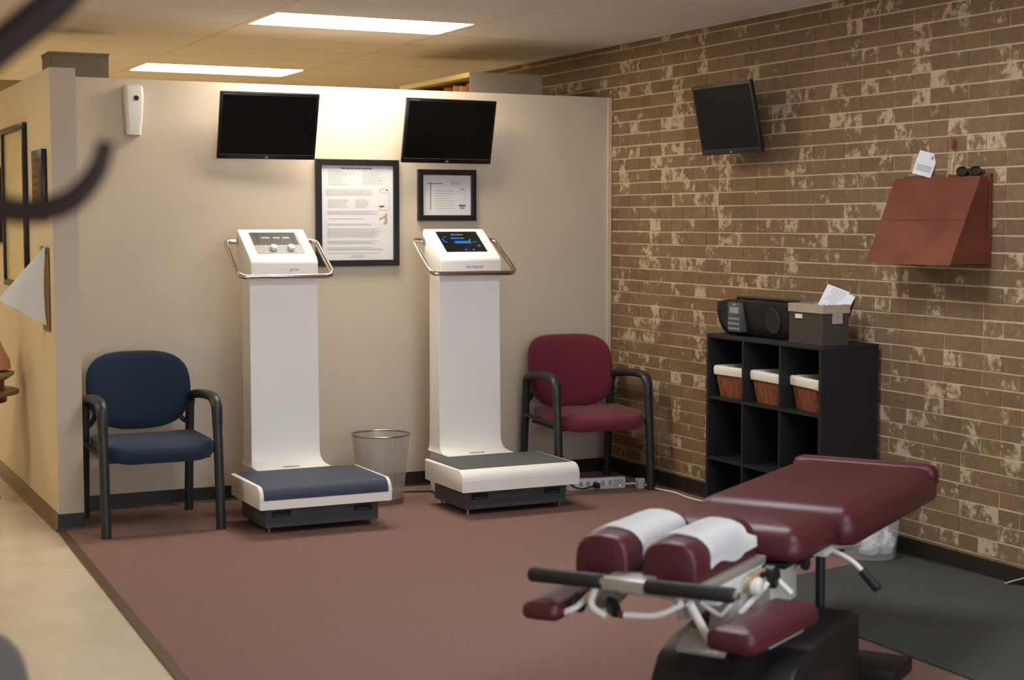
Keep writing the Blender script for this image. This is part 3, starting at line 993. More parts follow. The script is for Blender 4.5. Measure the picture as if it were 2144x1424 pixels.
# ------------------------------------------------------------------ power strip, adapter, cords
t = thing('power_strip', 'white power strip on the carpet under the burgundy chair', 'power strip', (4.63, 8.30, .007), math.radians(-8))
bx('housing', 'strip_white', t, -.21, .165, -.02, .02, 0, .068, .004)
for i in range(6):
    x = -.175 + i * .048
    bx('outlet', 'socket', t, x - .012, x + .012, -.0215, -.0195, .022, .052)
bx('switch_plate', 'ink_light', t, .085, .15, -.0212, -.0195, .012, .058)
bx('indicator', 'led_green', t, .125, .133, -.0222, -.021, .014, .020)
t = thing('plug_adapter', 'small white plug adapter between power strip and chair leg', 'adapter', (4.862, 8.205, .007))
bx('body', 'strip_white', t, -.020, .020, -.02, .02, 0.0, .058, .004)
bx('cap', 'strip_white', t, -.023, .023, -.022, .022, .040, .062, .003)
o = tb('white_cord', 'cord_white', None, smooth_path([(4.80, 8.27, .030), (4.83, 8.24, .034), (4.862, 8.222, .034)], 6), .0055, 8)
tag(o, 'short white cord joining power strip to plug adapter', 'cord')
o = tb('white_cord', 'cord_white', None, smooth_path([(4.885, 8.20, .03), (4.92, 8.10, .016), (4.95, 7.95, .0135), (4.93, 7.75, .0135), (4.95, 7.55, .0135), (4.98, 7.40, .0135), (4.985, 7.30, .0135)], 8), .006, 8)
tag(o, 'white cord running along the floor from adapter to black shelf', 'cord')
o = tb('black_cord', 'cord_black', None, smooth_path([(4.26, 8.30, .09), (4.36, 8.25, .082), (4.43, 8.24, .04), (4.50, 8.26, .022), (4.565, 8.27, .03), (4.59, 8.285, .035)], 8), .005, 8)
tag(o, 'black power cord plugged into the white power strip', 'cord')
bx('plug', 'cord_black', o, 4.578, 4.604, 8.235, 8.285, .02, .052, .004)
o = tb('black_cord', 'cord_black', None, smooth_path([(3.10, 8.62, .013), (3.40, 8.70, .013), (3.60, 8.66, .013), (3.75, 8.60, .013)], 8), .005, 8)
tag(o, 'black cord lying on carpet behind the mesh waste basket', 'cord')
o = tb('white_cord', 'cord_white', None, smooth_path([(5.030, 5.30, .006), (5.026, 5.22, .04), (5.022, 5.12, .075), (5.02, 5.0, .085)], 8), .003, 6)
tag(o, 'thin pale cord on the baseboard at the right edge', 'cord')

# ------------------------------------------------------------------ black cube shelf against the brick wall
SX0, SX1, SY0, SY1, SH = 4.673, 5.02, 6.177, 7.190, 1.018
t = thing('cube_shelf', 'black three by three cube shelf against the brick wall', 'shelf', (0, 0, .007))
bx('top_panel', 'shelf_black', t, SX0, SX1, SY0, SY1, SH - .022, SH, .001)
bx('bottom_panel', 'shelf_black', t, SX0, SX1, SY0 + .02, SY1 - .02, 0.0, .022)
bx('side_panel', 'shelf_black', t, SX0, SX1, SY0, SY0 + .02, 0, SH - .022)
bx('side_panel', 'shelf_black', t, SX0, SX1, SY1 - .02, SY1, 0, SH - .022)
bx('back_panel', 'shelf_black', t, SX1 - .008, SX1 - .001, SY0 + .02, SY1 - .02, .022, SH - .022)
CW = (SY1 - SY0 - .04 - 2 * .014) / 3
for i in (1, 2):
    y = SY0 + .02 + i * CW + (i - 1) * .014
    bx('divider', 'shelf_black', t, SX0 + .001, SX1 - .008, y, y + .014, .022, SH - .022)
RH = (SH - .044 - .028) / 3
for j in (1, 2):
    z = .022 + j * RH + (j - 1) * .014
    for i in range(3):
        y = SY0 + .02 + i * (CW + .014)
        bx('shelf_board', 'shelf_black', t, SX0 + .001, SX1 - .008, y, y + CW, z, z + .014)

# wicker baskets with cloth liners in the top row
def basket(label, yc, rz, dx=0.0):
    zb = .007 + .022 + 2 * RH + .028
    t = thing('wicker_basket', label, 'basket', (SX0 + .150 + dx, yc, zb + .001), rz, 'lined wicker baskets in the top row of the shelf')
    H = .150
    bm = new()
    N = 96
    def ring(k, z, amp):
        wd, dp = .235 + .055 * k, .205 + .035 * k            # along y, along x
        out = []
        base = rrect(dp, wd, .025, 23)
        for i, (x, y) in enumerate(base):
            r = 1 + amp * (1 if i % 2 else -1)
            out.append((x * r, y * r, z))
        return out
    rings = []
    for q in range(13):
        k = q / 12
        rings.append(ring(k, H * k, .008 * (1 if q % 2 else -1)))
    for q in range(6, -1, -1):
        k = q / 6
        rr = ring(k, H * k + (.01 if q == 0 else 0), 0)
        rings.append([(x * .93, y * .94, z) for x, y, z in rr])
    loft(bm, rings)
    fin('wicker_body', bm, 'wicker', t, smooth=60)
    bm = new()
    rr = []
    def lr(o, z, wob=0.0):
        return [(x + math.copysign(.0, x), y, z + wob * math.sin(i * .37)) for i, (x, y) in enumerate(rrect(.242 + o, .292 + o, .03, 10))]
    for o, z, wb in ((.000, .118, .003), (.008, .116, .003), (.012, .124, .002), (.014, .150, .001), (.010, .161, .001), (.0, .166, .001), (-.012, .163, .001), (-.022, .15, 0), (-.03, .09, 0), (-.034, .03, 0)):
        rr.append(lr(o, z, wb))
    loft(bm, rr, cap0=False, cap1=True)
    fin('cloth_liner', bm, 'liner', t, smooth=60)
    return t
cy = [SY0 + .02 + CW / 2 + i * (CW + .014) for i in range(3)]
basket('wicker basket with white liner in the left cube of the shelf', cy[2] + .004, math.radians(3))
basket('wicker basket with white liner in the middle cube of the shelf', cy[1] + .0, math.radians(-4))
basket('wicker basket with white liner in the right cube of the shelf', cy[0] + .002, math.radians(-9), .01)

# portable stereo
ZS = .007 + SH
t = thing('portable_stereo', 'black portable stereo on top of the cube shelf', 'stereo', (4.705, 6.845, ZS), 0)
prof = [(-.325, .055), (-.30, .02), (-.26, .004), (.26, .004), (.30, .02), (.325, .06), (.335, .12), (.31, .175), (.22, .188), (-.22, .188), (-.31, .175), (-.335, .12)]
bm = new()
rings = []
for x, k in ((0.0, .93), (.012, 1.0), (.20, 1.0), (.225, .95)):
    rings.append([(x + .035 * (1 - p[1] / .19) * (0 if x > .1 else 1), p[0] * k, .094 + (p[1] - .094) * k + (0.0 if k == 1 else 0)) for p in prof])
loft(bm, rings)
fin('body', bm, 'black_plastic', t, smooth=40)
for yy, rr_ in ((.20, .068), (-.20, .068)):
    bm = new(); lathe(bm, [(rr_, 0), (rr_ - .004, .006), (rr_ - .014, .003), (.03, .004), (.01, .007)], 28)
    xf(bm, bm.verts, Matrix.Translation((.014, yy, .095)) @ Matrix.Rotation(-PI / 2 - .17, 4, 'Y'))
    fin('speaker_grille', bm, 'rubber_black', t, smooth=40)
cp = bx('control_panel', 'stereo_gray', t, -.012, .04, .055, .175, .022, .178, .003)
bx('badge', 'box_trim', cp, -.0135, -.011, .098, .128, .162, .170)
bx('display', 'socket', cp, -.0135, -.011, .075, .155, .120, .152)
for k in range(3):
    for i in range(4):
        bx('button', 'socket', cp, -.0150, -.011, .068 + i * .026, .086 + i * .026, .034 + k * .026, .044 + k * .026)
tb('handle', 'black_plastic', t, round_path([(.12, -.28, .18), (.12, -.27, .196), (.12, .27, .196), (.12, .28, .18)], .02), .008, 8)
for yy in (-.27, .27):
    bx('foot', 'rubber_black', t, .05, .19, yy - .02, yy + .02, 0, .012)

# storage box with papers
t = thing('storage_box', 'dark canvas storage box with beige rim on the cube shelf', 'box', (4.70, 6.205, ZS))
bm = new()
loft(bm, [[(x, y, z) for x, y in ((0, 0), (.155, 0), (.155, .275), (0, .275))] for z in (0, .16)])
fin('body', bm, 'box_canvas', t)
bm = new()
for a in ((-.005, .16, -.005, .005), (-.005, .16, .27, .28), (-.005, .005, .005, .27), (.15, .16, .005, .27)):
    box(bm, a[0], a[1], a[2], a[3], .155, .198, .002)
fin('rim', bm, 'box_trim', t)
bx('label_tag', 'paper', t, -.008, -.001, .165, .215, .125, .146)
bx('handle_patch', 'box_trim', t, .055, .115, -.0045, 0.0, .105, .158)
o = thing('paper_sheets', 'white printed papers sticking out of the storage box', 'papers', (4.775, 6.30, ZS + .02))
for i, (dx, dy, rz, rx, hh) in enumerate(((0, .0, .0, .0, .175), (.018, -.03, -.05, .05, .155))):
    bm = new(); box(bm, -.001 - .0005, .001, -.06, .06, 0, hh)
    xf(bm, bm.verts, Matrix.Translation((dx, dy, .10)) @ Matrix.Rotation(math.radians(38) + rz, 4, 'Z') @ Matrix.Rotation(math.radians(20) + rx, 4, 'Y') @ Matrix.Rotation(math.radians(20), 4, 'X'))
    fin('sheet', bm, 'paper', o)
    if i == 0:
        rng = random.Random(2)
        bm = new()
        for k in range(11):
            z = .06 + k * .010
            box(bm, -.0022, -.0012, -.05, -.05 + rng.uniform(.06, .095), z, z + .003)
        xf(bm, bm.verts, Matrix.Translation((dx, dy, .10)) @ Matrix.Rotation(math.radians(38) + rz, 4, 'Z') @ Matrix.Rotation(math.radians(20) + rx, 4, 'Y') @ Matrix.Rotation(math.radians(20), 4, 'X'))
        fin('small_print', bm, 'ink_light', o)
bm = new(); box(bm, .03, .034, -.075, .04, .10, .245); xf(bm, bm.verts, Matrix.Rotation(math.radians(38), 4, 'Z') @ Matrix.Rotation(math.radians(20), 4, 'Y') @ Matrix.Rotation(math.radians(14), 4, 'X'))
fin('folder', bm, 'folder_maroon', o)

# ------------------------------------------------------------------ wooden wall desk on the brick wall
CY0, CY1, CZ0, CZ1 = 5.450, 6.008, 1.436, 1.832
t = thing('wall_desk', 'reddish brown wooden wall box with slanted front on brick wall', 'wall cabinet', (0, 0, 0))
bx('back_panel', 'cabinet_wood', t, XR - .017, XR - .002, CY0 - .012, CY1 + .012, CZ0 - .006, CZ1 + .012, .002)
for y0 in (CY0, CY1 - .016):
    bm = new(); prism(bm, [(XR - .017, CZ0 + .002), (XR - .017, CZ1 - .002), (4.985, CZ1 - .002), (4.822, CZ0 + .002)], 'y', y0, y0 + .016)
    fin('side_panel', bm, 'cabinet_wood', t)
def slope(z): return 4.808 + (4.976 - 4.808) * (z - CZ0) / (CZ1 - CZ0)
zm = 1.634
for z0, z1 in ((CZ0 - .004, zm - .0008), (zm + .0008, CZ1)):
    bm = new(); prism(bm, [(slope(z0) - .002, z0), (slope(z1) - .002, z1), (slope(z1) + .014, z1), (slope(z0) + .014, z0)], 'y', CY0 - .012, CY1 + .012)
    fin('front_board', bm, 'cabinet_wood', t)
bx('top_board', 'cabinet_wood', t, 4.985, XR - .017, CY0 + .016, CY1 - .016, CZ1 - .014, CZ1 - .001)
bx('bottom_board', 'cabinet_edge', t, 4.826, XR - .017, CY0 + .016, CY1 - .016, CZ0, CZ0 + .014)
# things kept on its top edge
o = thing('leaflet', 'white printed leaflet leaning on top of the wooden wall box', 'leaflet', (4.995, 5.86, CZ1))
bm = new(); box(bm, -.0008, .0008, -.045, .045, 0, .115)
mt_ = Matrix.Translation((0, 0, .012)) @ Matrix.Rotation(math.radians(40), 4, 'Z') @ Matrix.Rotation(math.radians(12), 4, 'Y') @ Matrix.Rotation(math.radians(16), 4, 'X')
xf(bm, bm.verts, mt_)
fin('sheet', bm, 'paper', o)
bm = new()
for z in (.022, .030, .038, .046): box(bm, -.0018, -.0009, -.035, .035, z, z + .004)
box(bm, -.0018, -.0009, -.03, -.018, .085, .10)
xf(bm, bm.verts, mt_)
fin('print', bm, 'ink_gray', o)
o = thing('swab_stick', 'thin pale stick with dark red tip on wooden wall box', 'stick', (5.012, 5.70, CZ1))
tb('shaft', 'tan', o, [(0, 0, 0), (.012, -.018, .13)], .0045, 8)
bm = new(); tube(bm, [(.0115, -.0175, .125), (.013, -.020, .15), (.0145, -.022, .17), (.015, -.0225, .178)], [.0055, .0075, .0075, .004], 8)
fin('tip', bm, 'red_tip', o, smooth=60)
o = thing('reading_glasses', 'folded dark glasses lying on top of the wooden wall box', 'glasses', (5.008, 5.56, CZ1))
o.scale = (1.2, 1.3, 1.2)
for s in (-1, 1):
    bm = new(); tube(bm, [(.004, s * .034 + .026 * math.cos(q * PI / 8), .019 + .017 * math.sin(q * PI / 8)) for q in range(17)], .0035, 6)
    fin('lens_rim', bm, 'black_gloss', o, smooth=60)
    bm = new(); prism(bm, [(s * .034 + .024 * math.cos(q * PI / 8), .019 + .015 * math.sin(q * PI / 8)) for q in range(16)], 'x', .003, .005)
    fin('lens', bm, 'black_gloss', o)
tb('bridge', 'black_gloss', o, [(.004, -.010, .026), (.004, 0, .029), (.004, .010, .026)], .003, 6)
for s in (-1, 1):
    tb('temple', 'black_gloss', o, smooth_path([(.004, s * .062, .024), (.018, s * .03, .018), (.020, -s * .05, .012)], 5), .003, 6)

# ------------------------------------------------------------------ floor mat and clear bin by the brick wall
bm = new(); prism(bm, [(3.83, YN + .5), (5.02, YN + .5), (5.02, 5.97), (3.87, 5.74)], 'z', .007, .016, .003)
tag(fin('floor_mat', bm, 'mat'), 'dark charcoal floor mat beside the treatment table', 'mat')
t = thing('clear_bin', 'clear plastic bin of crumpled tissues by the brick wall', 'waste basket', (4.835, 5.99, .016))
bm = new(); lathe(bm, [(.118, .001), (.122, .004), (.152, .33), (.155, .333), (.153, .336), (.149, .330), (.119, .007), (.01, .006)], 40)
fin('body', bm, 'clear_plastic', t, smooth=50)
tb('rim', 'clear_plastic', t, [(.153 * math.cos(2 * PI * i / 40), .153 * math.sin(2 * PI * i / 40), .335) for i in range(41)], .004, 8)
def tissue(loc, r, seed, lab):
    rng = random.Random(seed)
    bm = new(); bmesh.ops.create_icosphere(bm, subdivisions=3, radius=r)
    ph = [(Vector((rng.uniform(-1, 1), rng.uniform(-1, 1), rng.uniform(-1, 1))).normalized(), rng.uniform(4, 9), rng.uniform(0, 6)) for _ in range(7)]
    for v in bm.verts:
        d = v.co.normalized()
        s = sum(abs(math.sin(d.dot(q) * f + p)) for q, f, p in ph) / 7
        v.co = d * r * (.62 + .6 * s)
    o = fin('crumpled_tissue', bm, 'tissue', None, loc=loc, smooth=30)
    tag(o, lab, 'tissue', 'crumpled tissues in the clear bin')
TL = 'crumpled white tissue in the clear plastic bin'
for i, (x, y, z, r) in enumerate(((-.045, -.05, .075, .055), (.045, -.045, .075, .055), (.0, .04, .078, .058), (-.055, .02, .085, .045), (.055, .035, .09, .045), (-.02, -.045, .135, .048), (.045, -.01, .14, .042))):
    tissue((4.835 + x, 5.99 + y, .016 + z), r, i + 1, TL)

# ------------------------------------------------------------------ treatment table
AZ = math.radians(55.8)
T = thing('treatment_table', 'burgundy padded treatment table with split headrest and black base', 'treatment table', (2.383, 4.022, .007), -AZ)
ZT = .625
HZ = .542
def arch(wd, h, n=10, round_=.68):
    """upright section: flat bottom, rounded shoulders"""
    rz = h * round_
    out = [(-wd / 2, 0.0), (wd / 2, 0.0)]
    for k in range(n + 1):
        a = PI * k / n
        x = math.copysign(abs(math.cos(a)) ** .72, math.cos(a)) * wd / 2
        z = h - rz + rz * math.sin(a) ** .8
        out.append((x, z))
    return out
def head_pad(cx, y0, y1, z0, wd, h):
    bm = new()
    rings = []
    for y, k in ((y0, .88), (y0 + .005, .94), (y0 + .014, .98), (y0 + .03, 1.0), (y1 - .02, 1.0), (y1, .93)):
        rings.append([(cx + x * k, y, z0 + (z_ * k)) for x, z_ in arch(wd, h)])
    loft(bm, rings)
    return fin('headrest_pad', bm, 'vinyl_red', T, smooth=50)
HX = (-.158, .070)
for cx in HX:
    head_pad(cx, .055, .555, HZ - .004, .186, .124)
def seat_sec(nm, wd, y0, y1, z0, z1, rc=.045, re=.035, dome=.012, cx=0.0):
    bm = new(); cushion(bm, wd, y1 - y0, z0, z1, rc, re, dome, 6, .012)
    return fin(nm, bm, 'vinyl_red', T, loc=(cx, (y0 + y1) / 2, 0), smooth=50)
seat_sec('chest_cushion', .52, .575, .985, ZT - .105, ZT + .014, .06, .072, .012, .042)
seat_sec('body_cushion', .60, .965, 2.08, ZT - .115, ZT + .018, .06, .072, .006, .055)
bm = new(); cushion(bm, .60, .085, ZT - .06, ZT + .026, .03, .036, .003, 5)
fin('foot_roll', bm, 'vinyl_red', T, loc=(.055, 2.04, 0), smooth=60)
# steel under-frame
bx('under_plate', 'table_gray', T, -.22, .19, .04, .56, HZ - .022, HZ - .001, .003)
bx('under_plate', 'table_black', T, -.22, .24, .60, 2.02, ZT - .135, ZT - .116, .003)
bx('drop_mechanism', 'mint_white', T, -.15, .19, .16, .56, HZ - .085, HZ - .024, .006)
bx('drop_mechanism', 'mint_white', T, -.16, .19, .60, .86, .34, .48, .008)
bx('frame_rail', 'table_black', T, .14, .18, .60, 1.50, ZT - .185, ZT - .135, .004)
bx('frame_rail', 'table_black', T, -.18, -.14, .60, 1.50, ZT - .185, ZT - .135, .004)
# hand grips in front of the head
hy, hz = -.025, .533
def gz(x): return hz + .012 * (x + .35) / .7
tb('grip_bar', 'table_gray', T, [(-.355, hy, gz(-.355)), (.325, hy, gz(.325))], .013, 12)
for x0, x1 in ((-.36, -.115), (.035, .315)):
    bm = new(); tube(bm, [(x0, hy, gz(x0)), (x0 + .006, hy, gz(x0)), (x1 - .006, hy, gz(x1)), (x1, hy, gz(x1))], [.020, .0235, .0235, .020], 16)
    fin('hand_grip', bm, 'rubber_black', T, smooth=50)
bm = new(); lathe(bm, [(.014, 0), (.012, .012), (.004, .014)], 12); xf(bm, bm.verts, Matrix.Translation((.316, hy, gz(.316))) @ Matrix.Rotation(PI / 2, 4, 'Y'))
fin('end_cap', bm, 'chrome', T, smooth=50)
bx('grip_bracket', 'table_gray', T, -.11, .03, hy - .012, .08, hz - .018, hz + .020, .004)
# side plates that carry the arm pads
for x in (-.165, .115):
    bm = new(); prism(bm, [(-.01, .515), (.36, .50), (.36, .46), (.16, .415), (.03, .435)], 'x', x, x + .01)
    fin('side_plate', bm, 'table_gray', T)
for x in (-.21, -.09):
    bm = new(); lathe(bm, [(.030, -.008), (.034, 0), (.030, .008)], 20); xf(bm, bm.verts, Matrix.Translation((x, .005, .455)) @ Matrix.Rotation(PI / 2 - .5, 4, 'Y'))
    fin('lock_knob', bm, 'rubber_black', T, smooth=50)
def arm_pad(cx, y0, y1, z0, z1, wd, rz=0.0):
    bm = new(); cushion(bm, wd, y1 - y0, z0, z1, .035, .03, .008, 5)
    o = fin('arm_pad', bm, 'vinyl_red', T, loc=(cx, (y0 + y1) / 2, 0), rot=(0, 0, rz), smooth=50)
    bx('arm_plate', 'mint_white', o, -wd * .36, wd * .36, -(y1 - y0) / 2 + .16, (y1 - y0) / 2 - .08, z0 - .014, z0, .003)
arm_pad(.315, -.03, .46, .372, .445, .165, math.radians(-4))
arm_pad(-.305, -.10, .26, .410, .472, .13, math.radians(4))
tb('arm_strut', 'white_enamel', T, round_path([(-.17, .10, .50), (-.20, -.03, .445), (-.27, -.04, .412)], .03), .010, 8)
tb('arm_strut', 'white_enamel', T, round_path([(-.14, -.01, .515), (-.16, -.02, .455), (-.10, -.02, .43)], .03), .012, 8)
# levers and links
lv = tb('lever', 'white_enamel', T, round_path([(.135, .02, .49), (.07, -.02, .452), (-.035, -.03, .445)], .04), .0105, 10)
tb('lever_tip', 'leg_wood', lv, [(-.035, -.03, .445), (-.053, -.03, .445)], .011, 10)
tb('strut', 'white_enamel', T, [(.150, .03, .49), (.205, .10, .335)], .0135, 10)
tb('strut', 'white_enamel', T, [(.20, .30, .40), (.215, .56, .475)], .011, 10)
tb('strut', 'white_enamel', T, [(.215, .56, .475), (.27, .58, .42)], .011, 10)
tb('strut', 'table_gray', T, [(.17, .28, .455), (.215, .55, .478)], .008, 10)
bm = new(); lathe(bm, [(.026, 0), (.028, .01), (.028, .05), (.022, .055)], 18); xf(bm, bm.verts, Matrix.Translation((.18, .40, .475)) @ Matrix.Rotation(PI / 2, 4, 'Y'))
fin('air_cylinder', bm, 'white_enamel', T, smooth=50)
bm = new(); lathe(bm, [(.036, 0), (.038, .008), (.038, .06), (.03, .066)], 20); xf(bm, bm.verts, Matrix.Translation((.17, .54, .478)) @ Matrix.Rotation(PI / 2, 4, 'Y'))
fin('air_motor', bm, 'black_plastic', T, smooth=50)
tb('hose', 'tan', T, smooth_path([(.21, .36, .46), (.215, .34, .50), (.21, .43, .51), (.20, .52, .50), (.20, .60, .46)], 6), .007, 8)
tb('hose', 'panel_light', T, smooth_path([(.15, .10, .48), (.19, .16, .43), (.17, .22, .41), (.19, .30, .45)], 6), .008, 8)
bm = new(); prism(bm, [(.28, .30), (.60, .30), (.60, .46), (.34, .46)], 'x', .10, .19)
fin('linkage_cover', bm, 'panel_light', T)
tb('support_post', 'table_black', T, [(.245, .94, .25), (.245, .94, ZT - .11)], .017, 12)
tb('support_post', 'table_black', T, [(.03, .70, .25), (.03, .70, .36)], .05, 14)
bx('post_bracket', 'mint_white', T, .215, .275, .90, 1.0, ZT - .146, ZT - .116, .004)
lv = tb('lever', 'white_enamel', T, smooth_path([(.26, .98, .49), (.31, .95, .485), (.36, .94, .465), (.40, .93, .435)], 5), .009, 10)
tb('lever_grip', 'rubber_black', lv, [(.395, .931, .439), (.455, .915, .388)], .0165, 12)
tb('lever_link', 'table_gray', T, [(.25, .95, .50), (.34, 1.08, .50)], .012, 10)
bm = new(); lathe(bm, [(.02, 0), (.024, .008), (.024, .02), (.015, .026)], 16); xf(bm, bm.verts, Matrix.Translation((.22, .82, .47)) @ Matrix.Rotation(PI / 2, 4, 'Y'))
fin('knob', bm, 'rubber_black', T, smooth=50)
# pedestal
bm = new()
prism(bm, [(.18, 0.0), (.185, .10), (.21, .19), (.255, .25), (.32, .285), (.60, .305), (.86, .315), (.89, .305), (.90, .27), (.90, 0.0)], 'x', -.06, .40, .012)
pd = fin('pedestal', bm, 'table_black', T, smooth=35)
bm = new(); prism(bm, [(.28, .262), (.34, .290), (.40, .298), (.40, .312), (.33, .305), (.27, .275)], 'x', .0, .16)
fin('pedestal_cap', bm, 'panel_light', pd)
bx('floor_bar', 'table_black', T, -.05, .46, 1.10, 1.34, 0.0, .055, .006)
bx('pedestal_foot', 'table_black', T, -.05, .34, .88, 1.12, 0.0, .10, .006)

# paper strips over the two head pads
def paper(cx, y0, y1, nm, label, curl):
    bm = new()
    rings = []
    n = 9
    for q in range(n):
        y = y0 + (y1 - y0) * q / (n - 1)
        sec = arch(.186 + .008, .124 + .004, 14)[2:]
        ring = []
        for i, (x, z_) in enumerate(sec):
            wob = .0015 * math.sin(q * 1.3 + i)
            ring.append((cx + x + wob, y + .004 * math.sin(i * .8), HZ + z_ + abs(wob)))
        # let the sheet hang a little past the shoulder on both sides
        ring = [(ring[0][0] + .002, ring[0][1], HZ + (.03 if curl > 0 else .01) + .012 * math.sin(q * .9))] + ring
        ring = ring + [(ring[-1][0] - .002, ring[-1][1], HZ + .005)]
        rings.append(ring)
    loft(bm, rings, closed=False)
    if curl > 0:
        bm.verts.ensure_lookup_table()
        for v in bm.verts:
            if v.co.y > y1 - .03 and v.co.x > cx + .09: v.co.x += curl; v.co.z += .01
    bmesh.ops.solidify(bm, geom=list(bm.faces), thickness=.0012)
    o = fin(nm, bm, 'tissue', None, smooth=60)
    o.location = T.location; o.rotation_euler = T.rotation_euler
    tag(o, label, 'paper', 'paper covers on the headrest')
paper(HX[0], .155, .50, 'headrest_paper', 'white paper strip over the left half of the headrest', 0)
paper(HX[1], .150, .46, 'headrest_paper', 'white paper strip with curled corner over right headrest half', .03)

# ------------------------------------------------------------------ hall: pictures, clipboard, side table
def hall_frame(name, label, y0, y1, z0, z1, fw, sheet, cat='picture frame'):
    t = thing(name, label, cat, (XE, (y0 + y1) / 2, (z0 + z1) / 2))
    a, b = (y1 - y0) / 2, (z1 - z0) / 2
    for r in ((-a, a, -b, -b + fw), (-a, a, b - fw, b), (-a, -a + fw, -b + fw, b - fw), (a - fw, a, -b + fw, b - fw)):
        bx('frame_rail', 'frame_black', t, -.028, -.001, r[0], r[1], r[2], r[3], .003)
    bx('sheet', sheet, t, -.012, -.002, -a + fw, a - fw, -b + fw, b - fw)
    return t
hall_frame('picture_frame', 'tall black framed picture on the hall side of partition', 9.15, 9.97, 1.245, 2.18, .035, 'mirror_pane')
hall_frame('picture_frame', 'dark frame at the left edge beyond the tall picture', 10.12, 10.55, 1.50, 1.96, .03, 'brown_dark')
t = thing('wall_plaque', 'narrow dark carved plaque on the hall side near the corner', 'plaque', (XE, 8.685, 1.83))
bx('board', 'frame_black', t, -.03, -.001, -.155, .155, -.178, .178, .004)
rng = random.Random(9)
bm = new()
for k in range(7):
    z = -.14 + k * .042
    y = -.12
    while y < .1:
        l = rng.uniform(.02, .05); box(bm, -.032, -.0295, y, min(y + l, .12), z, z + .02); y += l + .012
fin('carving', bm, 'leg_wood', t, kind='stuff')
t = thing('clipboard', 'clipboard with curled white sheets hanging by the partition corner', 'clipboard', (XE, 8.60, 1.05))
bx('board', 'table_wood', t, -.012, -.001, -.09, .09, 0, .44, .001)
bx('clip', 'steel', t, -.03, -.012, -.05, .05, .405, .45, .004)
for j in range(3):
    # each sheet hangs by its top corner; its far side swings away from the wall
    A_ = Vector((-.016 - .002 * j, -.07, .455 - .004 * j)); B_ = Vector((-.018 - .003 * j, -.05 + .01 * j, .03 + .012 * j)); C_ = Vector((-.235 + .022 * j, .13 + .02 * j, .165 - .022 * j))
    rings = []
    for q in range(9):
        k = q / 8
        p = A_.lerp(B_, k); e_ = A_.lerp(C_, min(1.0, k * 1.02))
        p.x -= .012 * math.sin(PI * k)
        rings.append([p.lerp(e_, f / 5) + Vector((0, .02 * math.sin(PI * f / 5) * k, 0)) for f in range(6)])
    bm = new(); loft(bm, rings, closed=False)
    bmesh.ops.solidify(bm, geom=list(bm.faces), thickness=.0012)
    fin('sheet', bm, 'tissue', t, smooth=60)
t = thing('side_table', 'round wooden side table at left edge against the hall wall', 'table', (1.09, 9.50, 0.0))
bm = new(); lathe(bm, [(.30, .63), (.325, .635), (.33, .645), (.325, .657), (.30, .66)], 36)
fin('table_top', bm, 'table_wood', t, smooth=40)
for q in range(3):
    a = math.radians(-50 + 120 * q)
    r = .25
    bm = new(); lathe(bm, [(.012, 0), (.02, .02), (.026, .05), (.018, .09), (.022, .12), (.016, .2), (.022, .48), (.028, .56), (.026, .631)], 14, (r * math.cos(a), r * math.sin(a)))
    fin('leg', bm, 'leg_wood', t, smooth=50)
bm = new(); lathe(bm, [(.26, .59), (.26, .631)], 30)
fin('apron', bm, 'leg_wood', t, smooth=40)
t = thing('vase', 'pink glazed vase on brown stand at the left edge', 'vase', (1.205, 9.48, .66))
bm = new(); lathe(bm, [(.13, 0), (.13, .05), (.15, .06)], 28); fin('stand', bm, 'table_wood', t, smooth=40)
bm = new(); lathe(bm, [(.15, .06), (.185, .085), (.19, .10), (.16, .105)], 28); fin('saucer', bm, 'tan', t, smooth=40)
bm = new(); lathe(bm, [(.12, .105), (.17, .12), (.165, .17), (.13, .24), (.10, .32), (.075, .36), (.085, .385), (.07, .385), (.06, .36)], 30); fin('body', bm, 'pink_glaze', t, smooth=60)

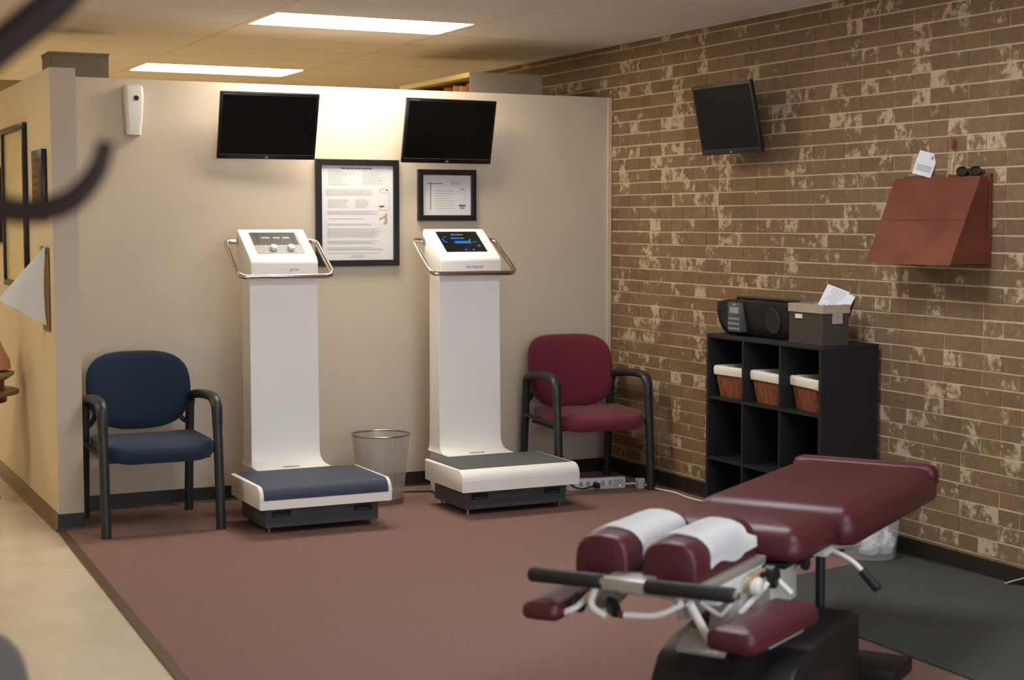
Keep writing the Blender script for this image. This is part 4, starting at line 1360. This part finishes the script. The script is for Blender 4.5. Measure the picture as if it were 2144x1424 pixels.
# ------------------------------------------------------------------ bentwood coat stand close to the camera
t = thing('coat_stand', 'dark bentwood coat stand with curved hooks at the upper left', 'coat stand', (.179, 1.855, 0), math.radians(-25.96))
bm = new(); lathe(bm, [(.024, .25), (.024, 1.93), (.03, 1.96), (.036, 1.99), (.028, 2.03), (.006, 2.045)], 18)
fin('pole', bm, 'bentwood', t, smooth=50)
bm = new()
tube(bm, [(.17 * math.cos(2 * PI * i / 30), .17 * math.sin(2 * PI * i / 30), .55) for i in range(31)], .008, 8)
fin('umbrella_ring', bm, 'bentwood', t, smooth=50)
for q in range(4):
    R = Matrix.Rotation(q * PI / 2, 4, 'Z')
    bm = new()
    tube(bm, smooth_path([(0.0168, 0, 1.7350), (0.0476, 0, 1.7812), (0.0798, 0, 1.8120), (0.1218, 0, 1.8456), (0.1638, 0, 1.8806), (0.1932, 0, 1.9240), (0.2002, 0, 1.9730), (0.1848, 0, 2.0080)], 6), .0205, 12)
    xf(bm, bm.verts, R); up_ = fin('upper_hook', bm, 'bentwood', t, smooth=60)
    bm = new(); bmesh.ops.create_uvsphere(bm, u_segments=12, v_segments=8, radius=.025); xf(bm, bm.verts, R @ Matrix.Translation((0.1820, 0, 2.0192)))
    fin('hook_knob', bm, 'bentwood', up_, smooth=60)
    bm = new()
    pts = smooth_path([(0.0168, 0, 1.6888), (0.0476, 0, 1.6580), (0.0798, 0, 1.6461), (0.1218, 0, 1.6405), (0.1638, 0, 1.6524), (0.1932, 0, 1.6846), (0.2051, 0, 1.7182)], 6)
    tube(bm, pts, [.0155 - .006 * (i / (len(pts) - 1)) ** 3 for i in range(len(pts))], 12)
    xf(bm, bm.verts, R); fin('lower_hook', bm, 'bentwood', t, smooth=60)
    bm = new(); tube(bm, smooth_path([(.015, 0, .60), (.06, 0, .45), (.10, 0, .25), (.18, 0, .06), (.26, 0, .012), (.29, 0, .014)], 6), .013, 10)
    xf(bm, bm.verts, R @ Matrix.Rotation(PI / 4, 4, 'Z')); fin('leg', bm, 'bentwood', t, smooth=60)
